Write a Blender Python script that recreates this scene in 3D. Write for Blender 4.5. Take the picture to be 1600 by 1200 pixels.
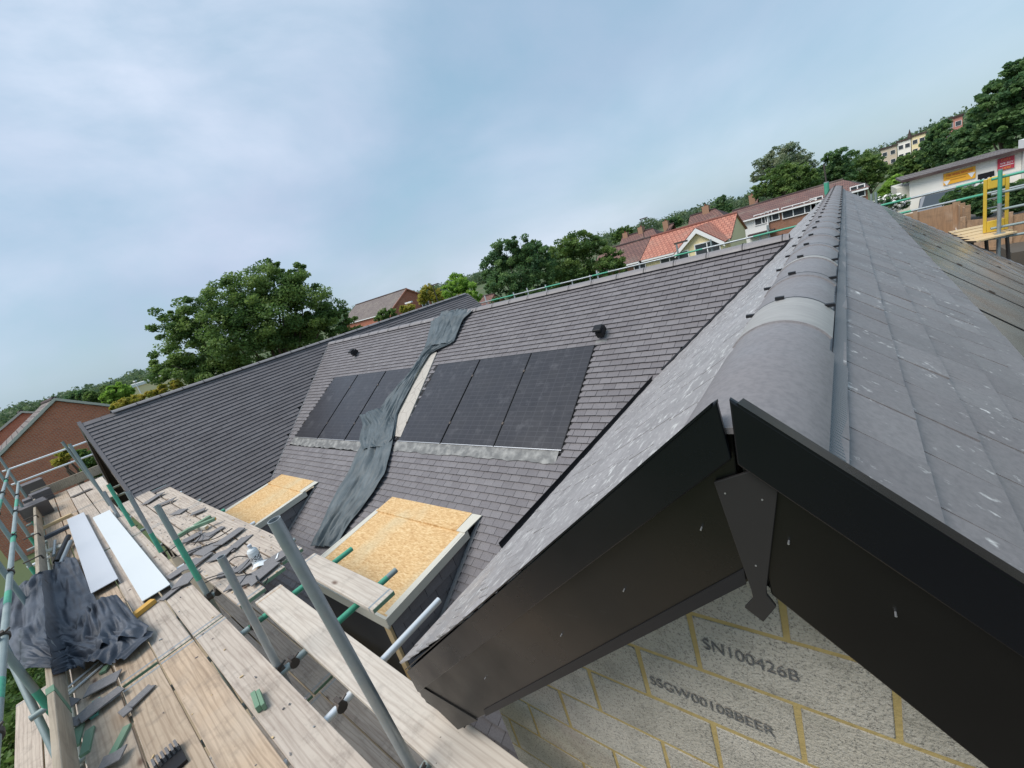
import bpy, math, random
import numpy as np
from mathutils import Vector, Matrix
R = math.radians
sc = bpy.context.scene
for o in list(bpy.data.objects): bpy.data.objects.remove(o)
COL = sc.collection

# ------------------------------------------------------------------ camera, sky, sun, exposure
RM = np.array([[0.76865, 0.052297, 0.637528], [0.576039, 0.376755, -0.72542], [-0.278129, 0.924836, 0.259468]])
FPX = 654.354
cam = bpy.data.cameras.new('camera'); camo = bpy.data.objects.new('camera', cam); COL.objects.link(camo)
cam.sensor_width = 36; cam.lens = FPX / 1600 * 36; cam.clip_start = 0.03; cam.clip_end = 6000
camo.matrix_world = Matrix([list(RM[i]) + [0] for i in range(3)] + [[0, 0, 0, 1]])
sc.camera = camo
SUN_EL, SUN_AZ = 57, -152          # azimuth from +Y towards +X
w = bpy.data.worlds.new('World'); sc.world = w; w.use_nodes = True
nt = w.node_tree; nt.nodes.clear(); N = nt.nodes; L = nt.links
def wn(t, **k):
    n = N.new(t)
    for a, b in k.items(): setattr(n, a, b)
    return n
sky = wn('ShaderNodeTexSky', sky_type='NISHITA'); sky.sun_disc = False
sky.sun_elevation = R(SUN_EL); sky.sun_rotation = R(SUN_AZ); sky.air_density = 1.3; sky.dust_density = 1.0; sky.ozone_density = 1.5
tc = wn('ShaderNodeTexCoord'); mp = wn('ShaderNodeMapping'); mp.inputs['Scale'].default_value = (1, 1, 1.9); mp.inputs['Rotation'].default_value = (0.1, 0.15, 0.6)
L.new(tc.outputs['Generated'], mp.inputs[0])
n1 = wn('ShaderNodeTexNoise'); n1.inputs['Scale'].default_value = 1.7; n1.inputs['Detail'].default_value = 7; n1.inputs['Roughness'].default_value = .56; n1.inputs['Distortion'].default_value = .3
L.new(mp.outputs[0], n1.inputs['Vector'])
r1 = wn('ShaderNodeValToRGB'); r1.color_ramp.elements[0].position = .36; r1.color_ramp.elements[1].position = .64
r1.color_ramp.elements[0].color = (.18, .18, .18, 1); r1.color_ramp.elements[1].color = (.9, .9, .9, 1)
L.new(n1.outputs[0], r1.inputs[0])
# cloud is thicker towards the left of the view, thinner to the right
sx = wn('ShaderNodeVectorMath', operation='DOT_PRODUCT'); sx.inputs[1].default_value = (-.85, -.25, .35)
L.new(tc.outputs['Generated'], sx.inputs[0])
mr = wn('ShaderNodeMapRange'); mr.inputs['From Min'].default_value = -.35; mr.inputs['From Max'].default_value = .9; mr.inputs['To Min'].default_value = .35; mr.inputs['To Max'].default_value = 1.15
L.new(sx.outputs['Value'], mr.inputs[0])
mu = wn('ShaderNodeMath', operation='MULTIPLY', use_clamp=True); L.new(r1.outputs[0], mu.inputs[0]); L.new(mr.outputs[0], mu.inputs[1])
n2 = wn('ShaderNodeTexNoise'); n2.inputs['Scale'].default_value = 1.1; n2.inputs['Detail'].default_value = 4
L.new(mp.outputs[0], n2.inputs['Vector'])
cc = wn('ShaderNodeMixRGB'); cc.inputs[1].default_value = (3.1, 3.7, 4.9, 1); cc.inputs[2].default_value = (5.6, 6.0, 7.0, 1)
cr = wn('ShaderNodeMapRange'); cr.inputs['From Min'].default_value = .35; cr.inputs['From Max'].default_value = .65
L.new(n2.outputs[0], cr.inputs[0]); L.new(cr.outputs[0], cc.inputs[0])
# the open sky between the clouds: Nishita pulled towards the hazy blue-green of a summer afternoon
hz = wn('ShaderNodeMixRGB'); hz.inputs[0].default_value = .75; hz.inputs[2].default_value = (2.0, 3.3, 4.25, 1)
L.new(sky.outputs[0], hz.inputs[1])
mx = wn('ShaderNodeMixRGB'); L.new(mu.outputs[0], mx.inputs[0]); L.new(hz.outputs[0], mx.inputs[1]); L.new(cc.outputs[0], mx.inputs[2])
bg = wn('ShaderNodeBackground'); bg.inputs[1].default_value = .1; L.new(mx.outputs[0], bg.inputs[0])
wo = wn('ShaderNodeOutputWorld'); L.new(bg.outputs[0], wo.inputs[0])
sl = bpy.data.lights.new('sun', 'SUN'); sl.energy = 2.3; sl.angle = R(36); sl.color = (1, .95, .88)
so = bpy.data.objects.new('sun', sl); COL.objects.link(so)
sd = Vector((math.sin(R(SUN_AZ)) * math.cos(R(SUN_EL)), math.cos(R(SUN_AZ)) * math.cos(R(SUN_EL)), math.sin(R(SUN_EL))))
so.rotation_euler = sd.to_track_quat('Z', 'Y').to_euler()
sc.view_settings.view_transform = 'Standard'; sc.view_settings.look = 'None'; sc.view_settings.exposure = 0.68; sc.view_settings.gamma = 1
sc.cycles.max_bounces = 6

# ------------------------------------------------------------------ measuring helpers (the photo's 1600 x 1200 grid against real planes)
def ray(px, py):
    v = RM @ np.array([px - 800, -(py - 600), -FPX]); return Vector(v / np.linalg.norm(v))
def at_y(px, py, y): v = ray(px, py); return v * (y / v.y)
def at_x(px, py, x): v = ray(px, py); return v * (x / v.x)
def at_z(px, py, z): v = ray(px, py); return v * (z / v.z)
def at_d(px, py, d): v = ray(px, py); return v * (d / math.hypot(v.x, v.y))
def px_size(px, py, P):   # metres per photo pixel at the point P seen at that pixel
    d = RM.T @ np.array(P); return -d[2] / FPX
XC, HT = -.173, -.369         # near gable: ridge line x, tile apex height
TL, TR = .80, .8795           # its slopes (tangent), left and right
MY, MZ, MT = 6.552, -.627, .6314   # main roof: ridge y and z, slope
WX, WZ, WT = -12.546, -.507, 1.063 # wing roof: ridge x and z, slope
def on_main(px, py, off=0):
    v = ray(px, py); s = (MZ + off - MT * MY) / (v.z - MT * v.y); return v * s
def main_z(y): return MZ - MT * (MY - y)
def wing_z(x): return WZ - WT * (x - WX)
def left_z(x): return HT - TL * (XC - x)
def right_z(x): return HT - TR * (x - XC)
GZ = -6.5                     # ground level

# ------------------------------------------------------------------ object helpers
def tag(o, label=None, cat=None, group=None, kind=None):
    if label: o['label'] = label
    if cat: o['category'] = cat
    if group: o['group'] = group
    if kind: o['kind'] = kind
    return o
def empty(name, loc=(0, 0, 0), rz=0):
    o = bpy.data.objects.new(name, None); o.empty_display_size = .1; o.location = loc; o.rotation_euler = (0, 0, rz); COL.objects.link(o); return o
class MB:
    def __init__(s): s.v = []; s.f = []; s.m = []
    def face(s, pts, mi=0):
        b = len(s.v); s.v += [tuple(p) for p in pts]; s.f.append(tuple(range(b, b + len(pts)))); s.m.append(mi)
    def solid(s, lo, hi, mi=0):   # two rings of n points
        b = len(s.v); n = len(lo); s.v += [tuple(p) for p in lo] + [tuple(p) for p in hi]
        s.f.append(tuple(range(b + n - 1, b - 1, -1))); s.f.append(tuple(range(b + n, b + 2 * n)))
        for i in range(n):
            j = (i + 1) % n; s.f.append((b + i, b + j, b + n + j, b + n + i))
        s.m += [mi] * (n + 2)
    def box(s, x0, x1, y0, y1, z0, z1, mi=0):
        s.solid([(x0, y0, z0), (x1, y0, z0), (x1, y1, z0), (x0, y1, z0)], [(x0, y0, z1), (x1, y0, z1), (x1, y1, z1), (x0, y1, z1)], mi)
    def slab(s, pts, off, mi=0):
        off = Vector(off); s.solid([Vector(p) for p in pts], [Vector(p) + off for p in pts], mi)
    def obox(s, c, u, v, n, a, b, h, mi=0):  # centred box on axes u,v,n with half sizes
        c, u, v, n = Vector(c), Vector(u), Vector(v), Vector(n)
        q = [c + u * (i * a) + v * (j * b) for i, j in ((-1, -1), (1, -1), (1, 1), (-1, 1))]
        s.solid([p - n * h for p in q], [p + n * h for p in q], mi)
    def tube(s, p, q, r, n=14, mi=0, r2=None, cap=True):
        p, q = Vector(p), Vector(q); d = (q - p).normalized(); a = d.orthogonal().normalized(); b = d.cross(a); r2 = r if r2 is None else r2
        B = len(s.v)
        for c, rr in ((p, r), (q, r2)):
            for i in range(n):
                t = 2 * math.pi * i / n; s.v.append(tuple(c + a * (rr * math.cos(t)) + b * (rr * math.sin(t))))
        for i in range(n):
            j = (i + 1) % n; s.f.append((B + i, B + j, B + n + j, B + n + i)); s.m.append(mi)
        if cap:
            s.f.append(tuple(range(B + n - 1, B - 1, -1))); s.f.append(tuple(range(B + n, B + 2 * n))); s.m += [mi, mi]
    def build(s, name, mats, parent=None, smooth=False, loc=None):
        me = bpy.data.meshes.new(name)
        v = s.v
        if loc is not None: v = [(a - loc[0], b - loc[1], c - loc[2]) for a, b, c in v]
        me.from_pydata(v, [], s.f)
        if not isinstance(mats, (list, tuple)): mats = [mats]
        for m in mats: me.materials.append(m)
        if len(mats) > 1: me.polygons.foreach_set('material_index', s.m)
        if smooth:
            me.polygons.foreach_set('use_smooth', [True] * len(s.f))
            try: me.set_sharp_from_angle(angle=R(40))
            except Exception: pass
        me.update()
        o = bpy.data.objects.new(name, me); COL.objects.link(o)
        if loc is not None: o.location = loc
        if parent: o.parent = parent
        return o
    def split(s):
        par = list(range(len(s.v)))
        def fd(a):
            while par[a] != a: par[a] = par[par[a]]; a = par[a]
            return a
        for f in s.f:
            for b in f[1:]: par[fd(b)] = fd(f[0])
        g = {}
        for f, mi in zip(s.f, s.m): g.setdefault(fd(f[0]), []).append((f, mi))
        out = []
        for fl in g.values():
            q = MB(); mp_ = {}
            for f, mi in fl:
                nf = []
                for i in f:
                    if i not in mp_: mp_[i] = len(q.v); q.v.append(s.v[i])
                    nf.append(mp_[i])
                q.f.append(tuple(nf)); q.m.append(mi)
            out.append(q)
        return out
def parts(mb, name, m, parent, smooth=False, bev=0):
    r_ = []
    for q in mb.split():
        o = q.build(name, m, None, smooth); o.parent = parent; r_.append(o)
        if bev: bevel(o, bev)
    return r_
def bevel(o, w=.002, seg=1):
    m = o.modifiers.new('bevel', 'BEVEL'); m.width = w; m.segments = seg; m.limit_method = 'ANGLE'; m.angle_limit = R(35); return o
def rel(parent, p): return Vector(p) - Vector(parent.location)

# ------------------------------------------------------------------ materials
def mat(name, base=(.5, .5, .5), rough=.7, metal=0, spec=.5):
    m = bpy.data.materials.new(name); m.use_nodes = True; b = m.node_tree.nodes['Principled BSDF']
    b.inputs['Base Color'].default_value = (*base, 1); b.inputs['Roughness'].default_value = rough; b.inputs['Metallic'].default_value = metal
    b.inputs['Specular IOR Level'].default_value = spec
    return m
class NT:
    def __init__(s, m): s.t = m.node_tree; s.b = s.t.nodes['Principled BSDF']
    def n(s, t, ins=None, **k):
        x = s.t.nodes.new(t)
        for a, b in k.items(): setattr(x, a, b)
        for a, b in (ins or {}).items():
            if hasattr(b, 'is_linked') or isinstance(b, bpy.types.NodeSocket): s.t.links.new(b, x.inputs[a])
            else: x.inputs[a].default_value = b
        return x
    def coord(s, kind='Object', scale=(1, 1, 1), rot=(0, 0, 0)):
        c = s.n('ShaderNodeTexCoord'); m = s.n('ShaderNodeMapping', {'Vector': c.outputs[kind], 'Scale': scale, 'Rotation': rot}); return m.outputs[0]
    def noise(s, vec, scale, detail=4, rough=.55, dist=0):
        return s.n('ShaderNodeTexNoise', {'Vector': vec, 'Scale': scale, 'Detail': detail, 'Roughness': rough, 'Distortion': dist}).outputs[0]
    def ramp(s, fac, stops):
        x = s.n('ShaderNodeValToRGB', {'Fac': fac}); e = x.color_ramp.elements
        while len(e) < len(stops): e.new(.5)
        for el, (p, c) in zip(e, stops): el.position = p; el.color = (*c, 1) if len(c) == 3 else c
        return x.outputs[0]
    def mix(s, a, b, fac, mode='MIX'):
        x = s.n('ShaderNodeMixRGB', {0: fac}, blend_type=mode)
        for i, q in ((1, a), (2, b)):
            if isinstance(q, bpy.types.NodeSocket): s.t.links.new(q, x.inputs[i])
            else: x.inputs[i].default_value = (*q, 1)
        return x.outputs[0]
    def rng(s, v, a, b, c, d):
        return s.n('ShaderNodeMapRange', {0: v, 1: a, 2: b, 3: c, 4: d}).outputs[0]
    def col(s, c): s.t.links.new(c, s.b.inputs['Base Color'])
    def rough(s, c): s.t.links.new(c, s.b.inputs['Roughness'])
    def bump(s, h, st=.3, d=.01):
        x = s.n('ShaderNodeBump', {'Height': h, 'Strength': st, 'Distance': d}); s.t.links.new(x.outputs[0], s.b.inputs['Normal'])
    def island(s): return s.n('ShaderNodeNewGeometry').outputs['Random Per Island']
    def objrand(s): return s.n('ShaderNodeObjectInfo').outputs['Random']
def tile_mat(name, c0, c1, scuff=.62, rough=.55, streak=(6, 6, 6)):
    m = mat(name, c0, rough, 0, .35); t = NT(m); v = t.coord()
    isl = t.island(); c = t.mix(c0, c1, isl)
    c = t.mix(c, (.42, .40, .42), t.rng(t.noise(v, 1.3, 3), .4, .75, 0, .07))
    c = t.mix(c, (.05, .05, .055), t.rng(t.noise(v, 70, 3), .4, .75, 0, .3))
    sv = t.coord(scale=streak)
    c = t.mix(c, (.62, .62, .6), t.rng(t.noise(sv, 9, 5, .6), scuff, scuff + .12, 0, .8))
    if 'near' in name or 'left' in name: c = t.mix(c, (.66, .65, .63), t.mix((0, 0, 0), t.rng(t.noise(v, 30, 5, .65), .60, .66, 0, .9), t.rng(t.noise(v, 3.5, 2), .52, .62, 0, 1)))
    t.col(c); t.rough(t.rng(t.noise(v, 4, 4), .3, .7, rough - .1, rough + .14)); t.bump(t.noise(v, 160, 3), .25, .002)
    return m
M = {}
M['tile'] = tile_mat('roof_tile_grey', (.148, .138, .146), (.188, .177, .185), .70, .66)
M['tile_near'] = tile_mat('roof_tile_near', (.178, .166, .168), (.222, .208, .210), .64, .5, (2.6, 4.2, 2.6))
M['tile_left_sheen'] = tile_mat('roof_tile_left', (.27, .258, .258), (.34, .325, .325), .56, .45, (5, 1.6, 5))  # paler base paints in the grazing reflection; the white scuffs are real
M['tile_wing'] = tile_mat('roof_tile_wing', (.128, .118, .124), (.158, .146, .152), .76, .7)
M['cap'] = tile_mat('ridge_cap_concrete', (.2, .187, .19), (.23, .216, .219), .68, .5, (1, .5, 1))
m = M['cap_band'] = mat('ridge_cap_worn_band', (.25, .25, .24), .6); t = NT(m); v = t.coord(scale=(2, 12, 2))
t.col(t.mix((.21, .205, .20), (.40, .39, .37), t.noise(v, 6, 6)))
M['under'] = mat('roof_underlay_dark', (.02, .02, .022), .9)
M['lead'] = mat('lead_flashing', (.20, .205, .215), .65); t = NT(M['lead']); t.bump(t.n('ShaderNodeTexWave', {'Vector': t.coord(scale=(0, 1, 0)), 'Scale': 30.0}, bands_direction='Y').outputs[1], .8, .006)
m = M['flash'] = mat('flashing_pale', (.33, .35, .34), .6); t = NT(m); v = t.coord()
t.col(t.mix((.12, .122, .122), (.27, .27, .26), t.rng(t.noise(v, 8, 6), .42, .66, 0, 1))); t.bump(t.noise(v, 12, 3), .6, .02)
def glossy_black(name, base, rough, spec=.3):
    m = mat(name, base, rough, 0, spec); t = NT(m); v = t.coord()
    sc_ = t.noise(t.coord(scale=(2, 2, 9)), 5, 8, .7)
    t.col(t.mix(base, (.1, .1, .1), t.rng(sc_, .66, .8, 0, .5)))
    t.rough(t.rng(t.noise(v, 3, 5), .3, .7, rough - .06, rough + .15)); return m
M['black'] = glossy_black('black_fascia_plastic', (.003, .004, .006), .24, .38)
M['black2'] = glossy_black('black_bargeboard', (.003, .003, .003), .3, .48)
M['black3'] = glossy_black('black_cover_plate', (.022, .021, .021), .45)
M['gutter'] = mat('black_gutter', (.012, .012, .014), .5, 0, .3)
# solar glass with cell grid
m = M['solar'] = mat('solar_glass', (.02, .021, .027), .3, 0, .35); t = NT(m)
uv = t.n('ShaderNodeUVMap').outputs[0]
br = t.n('ShaderNodeTexBrick', {'Vector': uv, 'Color1': (.030, .030, .035, 1), 'Color2': (.034, .034, .040, 1), 'Mortar': (.048, .048, .055, 1), 'Scale': 1.0, 'Mortar Size': .006, 'Brick Width': .166, 'Row Height': .083, 'Bias': 0.0}, offset=0.0)
c = t.mix(br.outputs[0], (.12, .12, .13), t.rng(t.noise(t.coord(scale=(1, 1, 1)), 5, 8, .65), .55, .8, 0, .55))
t.col(c); t.rough(t.rng(t.noise(t.coord(), 3, 4), .3, .7, .26, .36))
m = M['solar_glare'] = mat('solar_glass_glare', (.10, .10, .095), .2); t = NT(m); v = t.coord(scale=(1, .35, 1))
t.col(t.mix((.075, .077, .078), (.19, .183, .165), t.rng(t.noise(v, 1.1, 3), .35, .7, 0, 1))); t.rough(t.rng(t.noise(t.coord(), 2, 4), .3, .7, .16, .32))  # grey to pale mottling puts the reflected sky glare into the glass colour
M['frame'] = mat('solar_frame', (.02, .02, .022), .35, .5)
M['alu'] = mat('aluminium_edge', (.45, .46, .48), .4, .8)
# timber
def wood(name, c0, c1, dark, sc_=(1, 14, 14), knots=True, dirt=.4, rough=.8):
    m = mat(name, c0, rough); t = NT(m)
    oi = t.n('ShaderNodeObjectInfo'); tcn = t.n('ShaderNodeTexCoord')
    off = t.n('ShaderNodeVectorMath', {0: tcn.outputs['Object'], 1: oi.outputs['Location']}, operation='ADD')
    sh = t.n('ShaderNodeCombineXYZ', {0: t.n('ShaderNodeMath', {0: oi.outputs['Random'], 1: 37.0}, operation='MULTIPLY').outputs[0]})
    off = t.n('ShaderNodeVectorMath', {0: off.outputs[0], 1: sh.outputs[0]}, operation='ADD')
    v = t.n('ShaderNodeMapping', {'Vector': off.outputs[0], 'Scale': sc_}).outputs[0]
    v1 = t.n('ShaderNodeMapping', {'Vector': off.outputs[0], 'Scale': (1, 1, 1)}).outputs[0]
    big = t.noise(v1, 1.6, 4)
    g = t.noise(v, 2.2, 6, .6, .8)
    wv = t.n('ShaderNodeTexWave', {'Vector': t.n('ShaderNodeMapping', {'Vector': off.outputs[0], 'Scale': (.18, 1.5, 1.5)}).outputs[0], 'Scale': 6.0, 'Distortion': 7.0, 'Detail': 3.0, 'Detail Scale': .8}, bands_direction='Y').outputs[1]
    c = t.mix(c0, c1, oi.outputs['Random'])
    c = t.mix(c, dark, t.rng(g, .42, .72, 0, .7))
    c = t.mix(c, dark, t.rng(wv, .72, 1, 0, .5))
    c = t.mix(c, (.55, .48, .4), t.rng(big, .5, .75, 0, .5))
    c = t.mix(c, (.12, .10, .085), t.rng(t.noise(v1, 7, 7, .7), .52, .78, 0, dirt))
    if knots:
        vo = t.n('ShaderNodeTexVoronoi', {'Vector': t.n('ShaderNodeMapping', {'Vector': off.outputs[0], 'Scale': (1, 2.2, 2.2)}).outputs[0], 'Scale': 2.3}).outputs['Distance']
        c = t.mix(c, (.10, .05, .03), t.rng(vo, .04, .13, .85, 0))
    c = t.mix(c, (.03, .025, .02), t.rng(t.noise(v1, 38, 2), .76, .8, 0, .8))
    t.col(c); t.bump(g, .35, .004); return m
M['board'] = wood('scaffold_board_wood', (.45, .35, .255), (.52, .39, .275), (.26, .18, .12), dirt=.55)
M['board_dusty'] = wood('scaffold_board_dusty', (.46, .395, .335), (.53, .455, .38), (.28, .22, .18), dirt=.7)
M['board_pale'] = wood('scaffold_board_pale', (.52, .465, .40), (.58, .52, .45), (.36, .3, .25), dirt=.45)
M['toe'] = wood('toe_board_wood', (.40, .33, .25), (.46, .38, .28), (.25, .2, .15))
M['fence'] = wood('fence_wood', (.34, .21, .12), (.40, .25, .15), (.2, .13, .08), (14, 14, 1), False)
M['newwood'] = mat('new_timber', (.62, .47, .25), .7); t = NT(M['newwood']); t.col(t.mix((.68, .52, .30), (.5, .35, .18), t.noise(t.coord(scale=(2, 20, 20)), 4, 4)))
M['yellow'] = mat('yellow_timber', (.60, .34, .07), .7)
m = M['gpaint'] = mat('green_painted_timber', (.09, .22, .13), .7); t = NT(m); t.col(t.mix((.10, .25, .15), (.22, .28, .2), t.noise(t.coord(), 18, 4)))
# OSB
m = M['osb'] = mat('osb_sheet', (.7, .45, .2), .6); t = NT(m)
chips = None
for i, (rz, s_) in enumerate(((.4, (10, 36, 1)), (1.5, (12, 34, 1)), (2.5, (11, 40, 1)))):
    vo = t.n('ShaderNodeTexVoronoi', {'Vector': t.coord(scale=s_, rot=(0, 0, rz)), 'Scale': 2.2, 'Randomness': 1.0}).outputs['Color']
    bw = t.n('ShaderNodeSeparateColor', {0: vo}).outputs[0]
    chips = bw if chips is None else t.n('ShaderNodeMixRGB', {0: .5, 1: chips, 2: bw}).outputs[0]
c = t.ramp(chips, [(.15, (.48, .28, .11)), (.45, (.60, .385, .175)), (.62, (.66, .445, .215)), (.85, (.72, .53, .29))])
tcn = t.n('ShaderNodeTexCoord')
c = t.mix(c, (.55, .52, .36), t.rng(t.noise(t.coord(scale=(1, .5, 1)), 1.6, 4), .52, .72, 0, .5))
t.col(c); t.bump(chips, .2, .003)
m = M['gfelt'] = mat('primed_edge', (.56, .54, .47), .7)
# metals
m = M['galv'] = mat('galvanised_steel', (.30, .33, .35), .45, .55); t = NT(m); v = t.coord()
t.col(t.mix((.25, .29, .31), (.42, .45, .46), t.noise(v, 9, 6, .65))); t.rough(t.rng(t.noise(v, 14, 4), .3, .7, .3, .6))
M['galv_bright'] = mat('bright_steel', (.75, .77, .78), .35, .5)
m = M['galv_worn'] = mat('worn_green_grey_steel', (.2, .26, .26), .5, .3); t = NT(m); t.col(t.mix((.17, .24, .235), (.36, .40, .40), t.noise(t.coord(), 6, 6, .6)))
M['green'] = mat('green_paint_band', (.015, .30, .17), .55); t = NT(M['green']); t.col(t.mix((.01, .27, .15), (.12, .38, .28), t.noise(t.coord(), 14, 5)))
M['rust'] = mat('dark_rusty_steel', (.09, .075, .065), .6, .5)
# tarps
def tarp_mat(name, a, b, r=.5):
    m = mat(name, a, r); t = NT(m); v = t.coord()
    t.col(t.mix(a, b, t.rng(t.noise(v, 3, 6, .6), .35, .7, 0, 1))); t.bump(t.noise(v, 9, 5, .6), .35, .02); return m
M['tarp'] = tarp_mat('blue_grey_tarpaulin', (.045, .062, .072), (.095, .12, .135), .6)
M['tarp2'] = tarp_mat('slate_blue_sheet', (.036, .043, .058), (.085, .10, .128), .6)
M['white'] = mat('white_upvc', (.62, .65, .66), .55)
M['white2'] = mat('white_upvc_dusty', (.52, .54, .58), .5)
M['slate'] = tile_mat('broken_slate', (.11, .105, .11), (.22, .21, .21), .66, .65)
# block wall
m = M['block'] = mat('concrete_block', (.25, .25, .24), .95); t = NT(m); v = t.coord()
c = t.mix((.41, .375, .31), (.49, .45, .385), t.island())
c = t.mix(c, (.09, .085, .08), t.rng(t.noise(v, 150, 3, .75), .52, .64, 0, .8))
c = t.mix(c, (.5, .48, .43), t.rng(t.noise(v, 190, 3, .75), .54, .66, 0, .7))
c = t.mix(c, (.15, .14, .11), t.rng(t.noise(v, 6, 5, .65), .5, .8, 0, .6))
c = t.mix(c, (.30, .2, .17), t.rng(t.noise(v, 2.5, 3), .58, .8, 0, .4))
t.col(c); t.bump(t.noise(v, 110, 3), 1, .006)
m = M['mortar'] = mat('sand_mortar', (.40, .32, .15), .95); t = NT(m); t.col(t.mix((.27, .19, .065), (.52, .40, .17), t.noise(t.coord(), 12, 5))); t.bump(t.noise(t.coord(), 60, 3), .8, .006)
m = M['ink'] = mat('stencil_ink', (.12, .12, .12), .9); t = NT(m); t.col(t.mix((.11, .11, .11), (.30, .28, .25), t.rng(t.noise(t.coord(), 150, 2), .5, .66, 0, .7)))
# brick & render
def brick_mat(name, c1, c2, mo, axis='Y', sc_=1.0):
    m = mat(name, c1, .9); t = NT(m); tcn = t.n('ShaderNodeTexCoord'); s = t.n('ShaderNodeSeparateXYZ', {0: tcn.outputs['Object']})
    g = t.n('ShaderNodeNewGeometry'); nn = t.n('ShaderNodeSeparateXYZ', {0: g.outputs['Normal']})
    ax = t.n('ShaderNodeMath', {0: nn.outputs[0]}, operation='ABSOLUTE'); gt = t.n('ShaderNodeMath', {0: ax.outputs[0], 1: .5}, operation='GREATER_THAN')
    u = t.n('ShaderNodeMix', {0: gt.outputs[0], 2: s.outputs[0], 3: s.outputs[1]}).outputs[0]
    v = t.n('ShaderNodeCombineXYZ', {0: u, 1: s.outputs[2]}).outputs[0]
    b = t.n('ShaderNodeTexBrick', {'Vector': v, 'Color1': (*c1, 1), 'Color2': (*c2, 1), 'Mortar': (*mo, 1), 'Scale': sc_, 'Mortar Size': .008, 'Brick Width': .225, 'Row Height': .075, 'Bias': -.2})
    c = t.mix(b.outputs[0], (.5, .33, .25), t.rng(t.noise(v, .5, 4), .5, .8, 0, .3))
    t.col(c); return m
M['brick'] = brick_mat('red_brick', (.62, .19, .10), (.48, .14, .08), (.5, .38, .3))
M['brick_or'] = brick_mat('orange_brick', (.42, .12, .065), (.34, .09, .05), (.4, .26, .2))
M['brick_br'] = brick_mat('brown_brick', (.30, .12, .065), (.22, .09, .05), (.3, .24, .2))
def rooftile(name, a, b, row=.34, dark=(.05, .03, .03)):
    m = mat(name, a, .85); t = NT(m); tcn = t.n('ShaderNodeTexCoord')
    wv = t.n('ShaderNodeTexBrick', {'Vector': tcn.outputs['UV'], 'Color1': (*a, 1), 'Color2': (*b, 1), 'Mortar': (*dark, 1), 'Scale': 1.0, 'Mortar Size': .035, 'Brick Width': .33, 'Row Height': row, 'Mortar Smooth': .5})
    c = t.mix(wv.outputs[0], (.25, .22, .18), t.rng(t.noise(t.coord(), .6, 5), .5, .8, 0, .45)); t.col(c); return m
M['rt_brown'] = rooftile('brown_pantile', (.20, .105, .085), (.15, .08, .07))
M['rt_red'] = rooftile('terracotta_pantile', (.46, .20, .14), (.38, .15, .105), .40, (.17, .06, .045))
M['rt_grey'] = rooftile('grey_brown_tile', (.20, .17, .155), (.16, .135, .125))
M['rt_dark'] = rooftile('dark_corrugated', (.16, .14, .135), (.12, .11, .105), .3)
M['cream'] = mat('cream_render', (.82, .70, .42), .85); M['wrender'] = mat('white_render', (.78, .78, .76), .85); M['offwhite'] = mat('offwhite_render', (.84, .81, .74), .85)
t = NT(M['offwhite']); t.col(t.mix((.85, .82, .75), (.66, .63, .56), t.rng(t.noise(t.coord(), .7, 5), .5, .8, 0, .7)))
M['glass'] = mat('window_glass', (.05, .06, .07), .1); M['wframe'] = mat('white_window_frame', (.8, .8, .8), .5)
M['chim'] = mat('chimney_brick', (.34, .2, .13), .9)
# foliage and ground
def leaf_mat(name, a, b, c_):
    m = mat(name, a, .6); t = NT(m); at = t.n('ShaderNodeAttribute', attribute_name='clump').outputs['Fac']
    c = t.ramp(at, [(0, a), (.5, b), (1, c_)]); c = t.mix(c, (.16, .22, .05), t.rng(t.island(), .8, 1, 0, .45)); t.col(c)
    t.b.inputs['Transmission Weight'].default_value = 0
    tr = t.n('ShaderNodeBsdfTranslucent', {0: c}); ms = t.n('ShaderNodeMixShader', {0: .5, 1: t.b.outputs[0], 2: tr.outputs[0]})
    t.t.links.new(ms.outputs[0], t.t.nodes['Material Output'].inputs[0]); return m
M['leaf'] = leaf_mat('leaf_mid', (0.0726, 0.1481, 0.0421), (0.1331, 0.2273, 0.0575), (0.2177, 0.316, 0.0861))
M['leaf_dark'] = leaf_mat('leaf_dark', (0.058, 0.1333, 0.0573), (0.1088, 0.2132, 0.0803), (0.1814, 0.2963, 0.1006))
M['leaf_bright'] = leaf_mat('leaf_bright', (0.1693, 0.316, 0.048), (0.2902, 0.4741, 0.0766), (0.3869, 0.5926, 0.1148))
M['leaf_grey'] = leaf_mat('leaf_grey', (0.1451, 0.2074, 0.1245), (0.2056, 0.2667, 0.1531), (0.3385, 0.3754, 0.2297))
M['leaf_far'] = leaf_mat('leaf_far', (0.0847, 0.1481, 0.0861), (0.121, 0.1877, 0.0957), (0.1813, 0.2371, 0.1148))
M['leaf_yel'] = leaf_mat('leaf_yellowish', (0.2418, 0.2766, 0.0382), (0.4111, 0.3754, 0.0575), (0.532, 0.4346, 0.0957))
M['petal'] = mat('white_blossom', (.8, .8, .76), .7)
m = M['bark'] = mat('bark', (.10, .075, .055), .95)
m = M['grass'] = mat('grass_ground', (.08, .11, .04), .95); t = NT(m); v = t.coord()
c = t.mix((.04, .075, .025), (.09, .11, .04), t.noise(v, .15, 6)); c = t.mix(c, (.14, .12, .07), t.rng(t.noise(v, .05, 5), .55, .65, 0, .6)); t.col(c)
m = M['soil'] = mat('site_soil', (.28, .22, .15), .95); t = NT(m); v = t.coord()
t.col(t.mix((.055, .05, .042), (.12, .10, .08), t.noise(v, 2, 7, .65)))
m = M['soil2'] = mat('site_sand', (.3, .24, .17), .95); t = NT(m); v = t.coord()
t.col(t.mix((.24, .19, .13), (.42, .35, .25), t.noise(v, 2, 7, .65)))
M['paper'] = mat('white_paper', (.75, .78, .8), .6)

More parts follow.
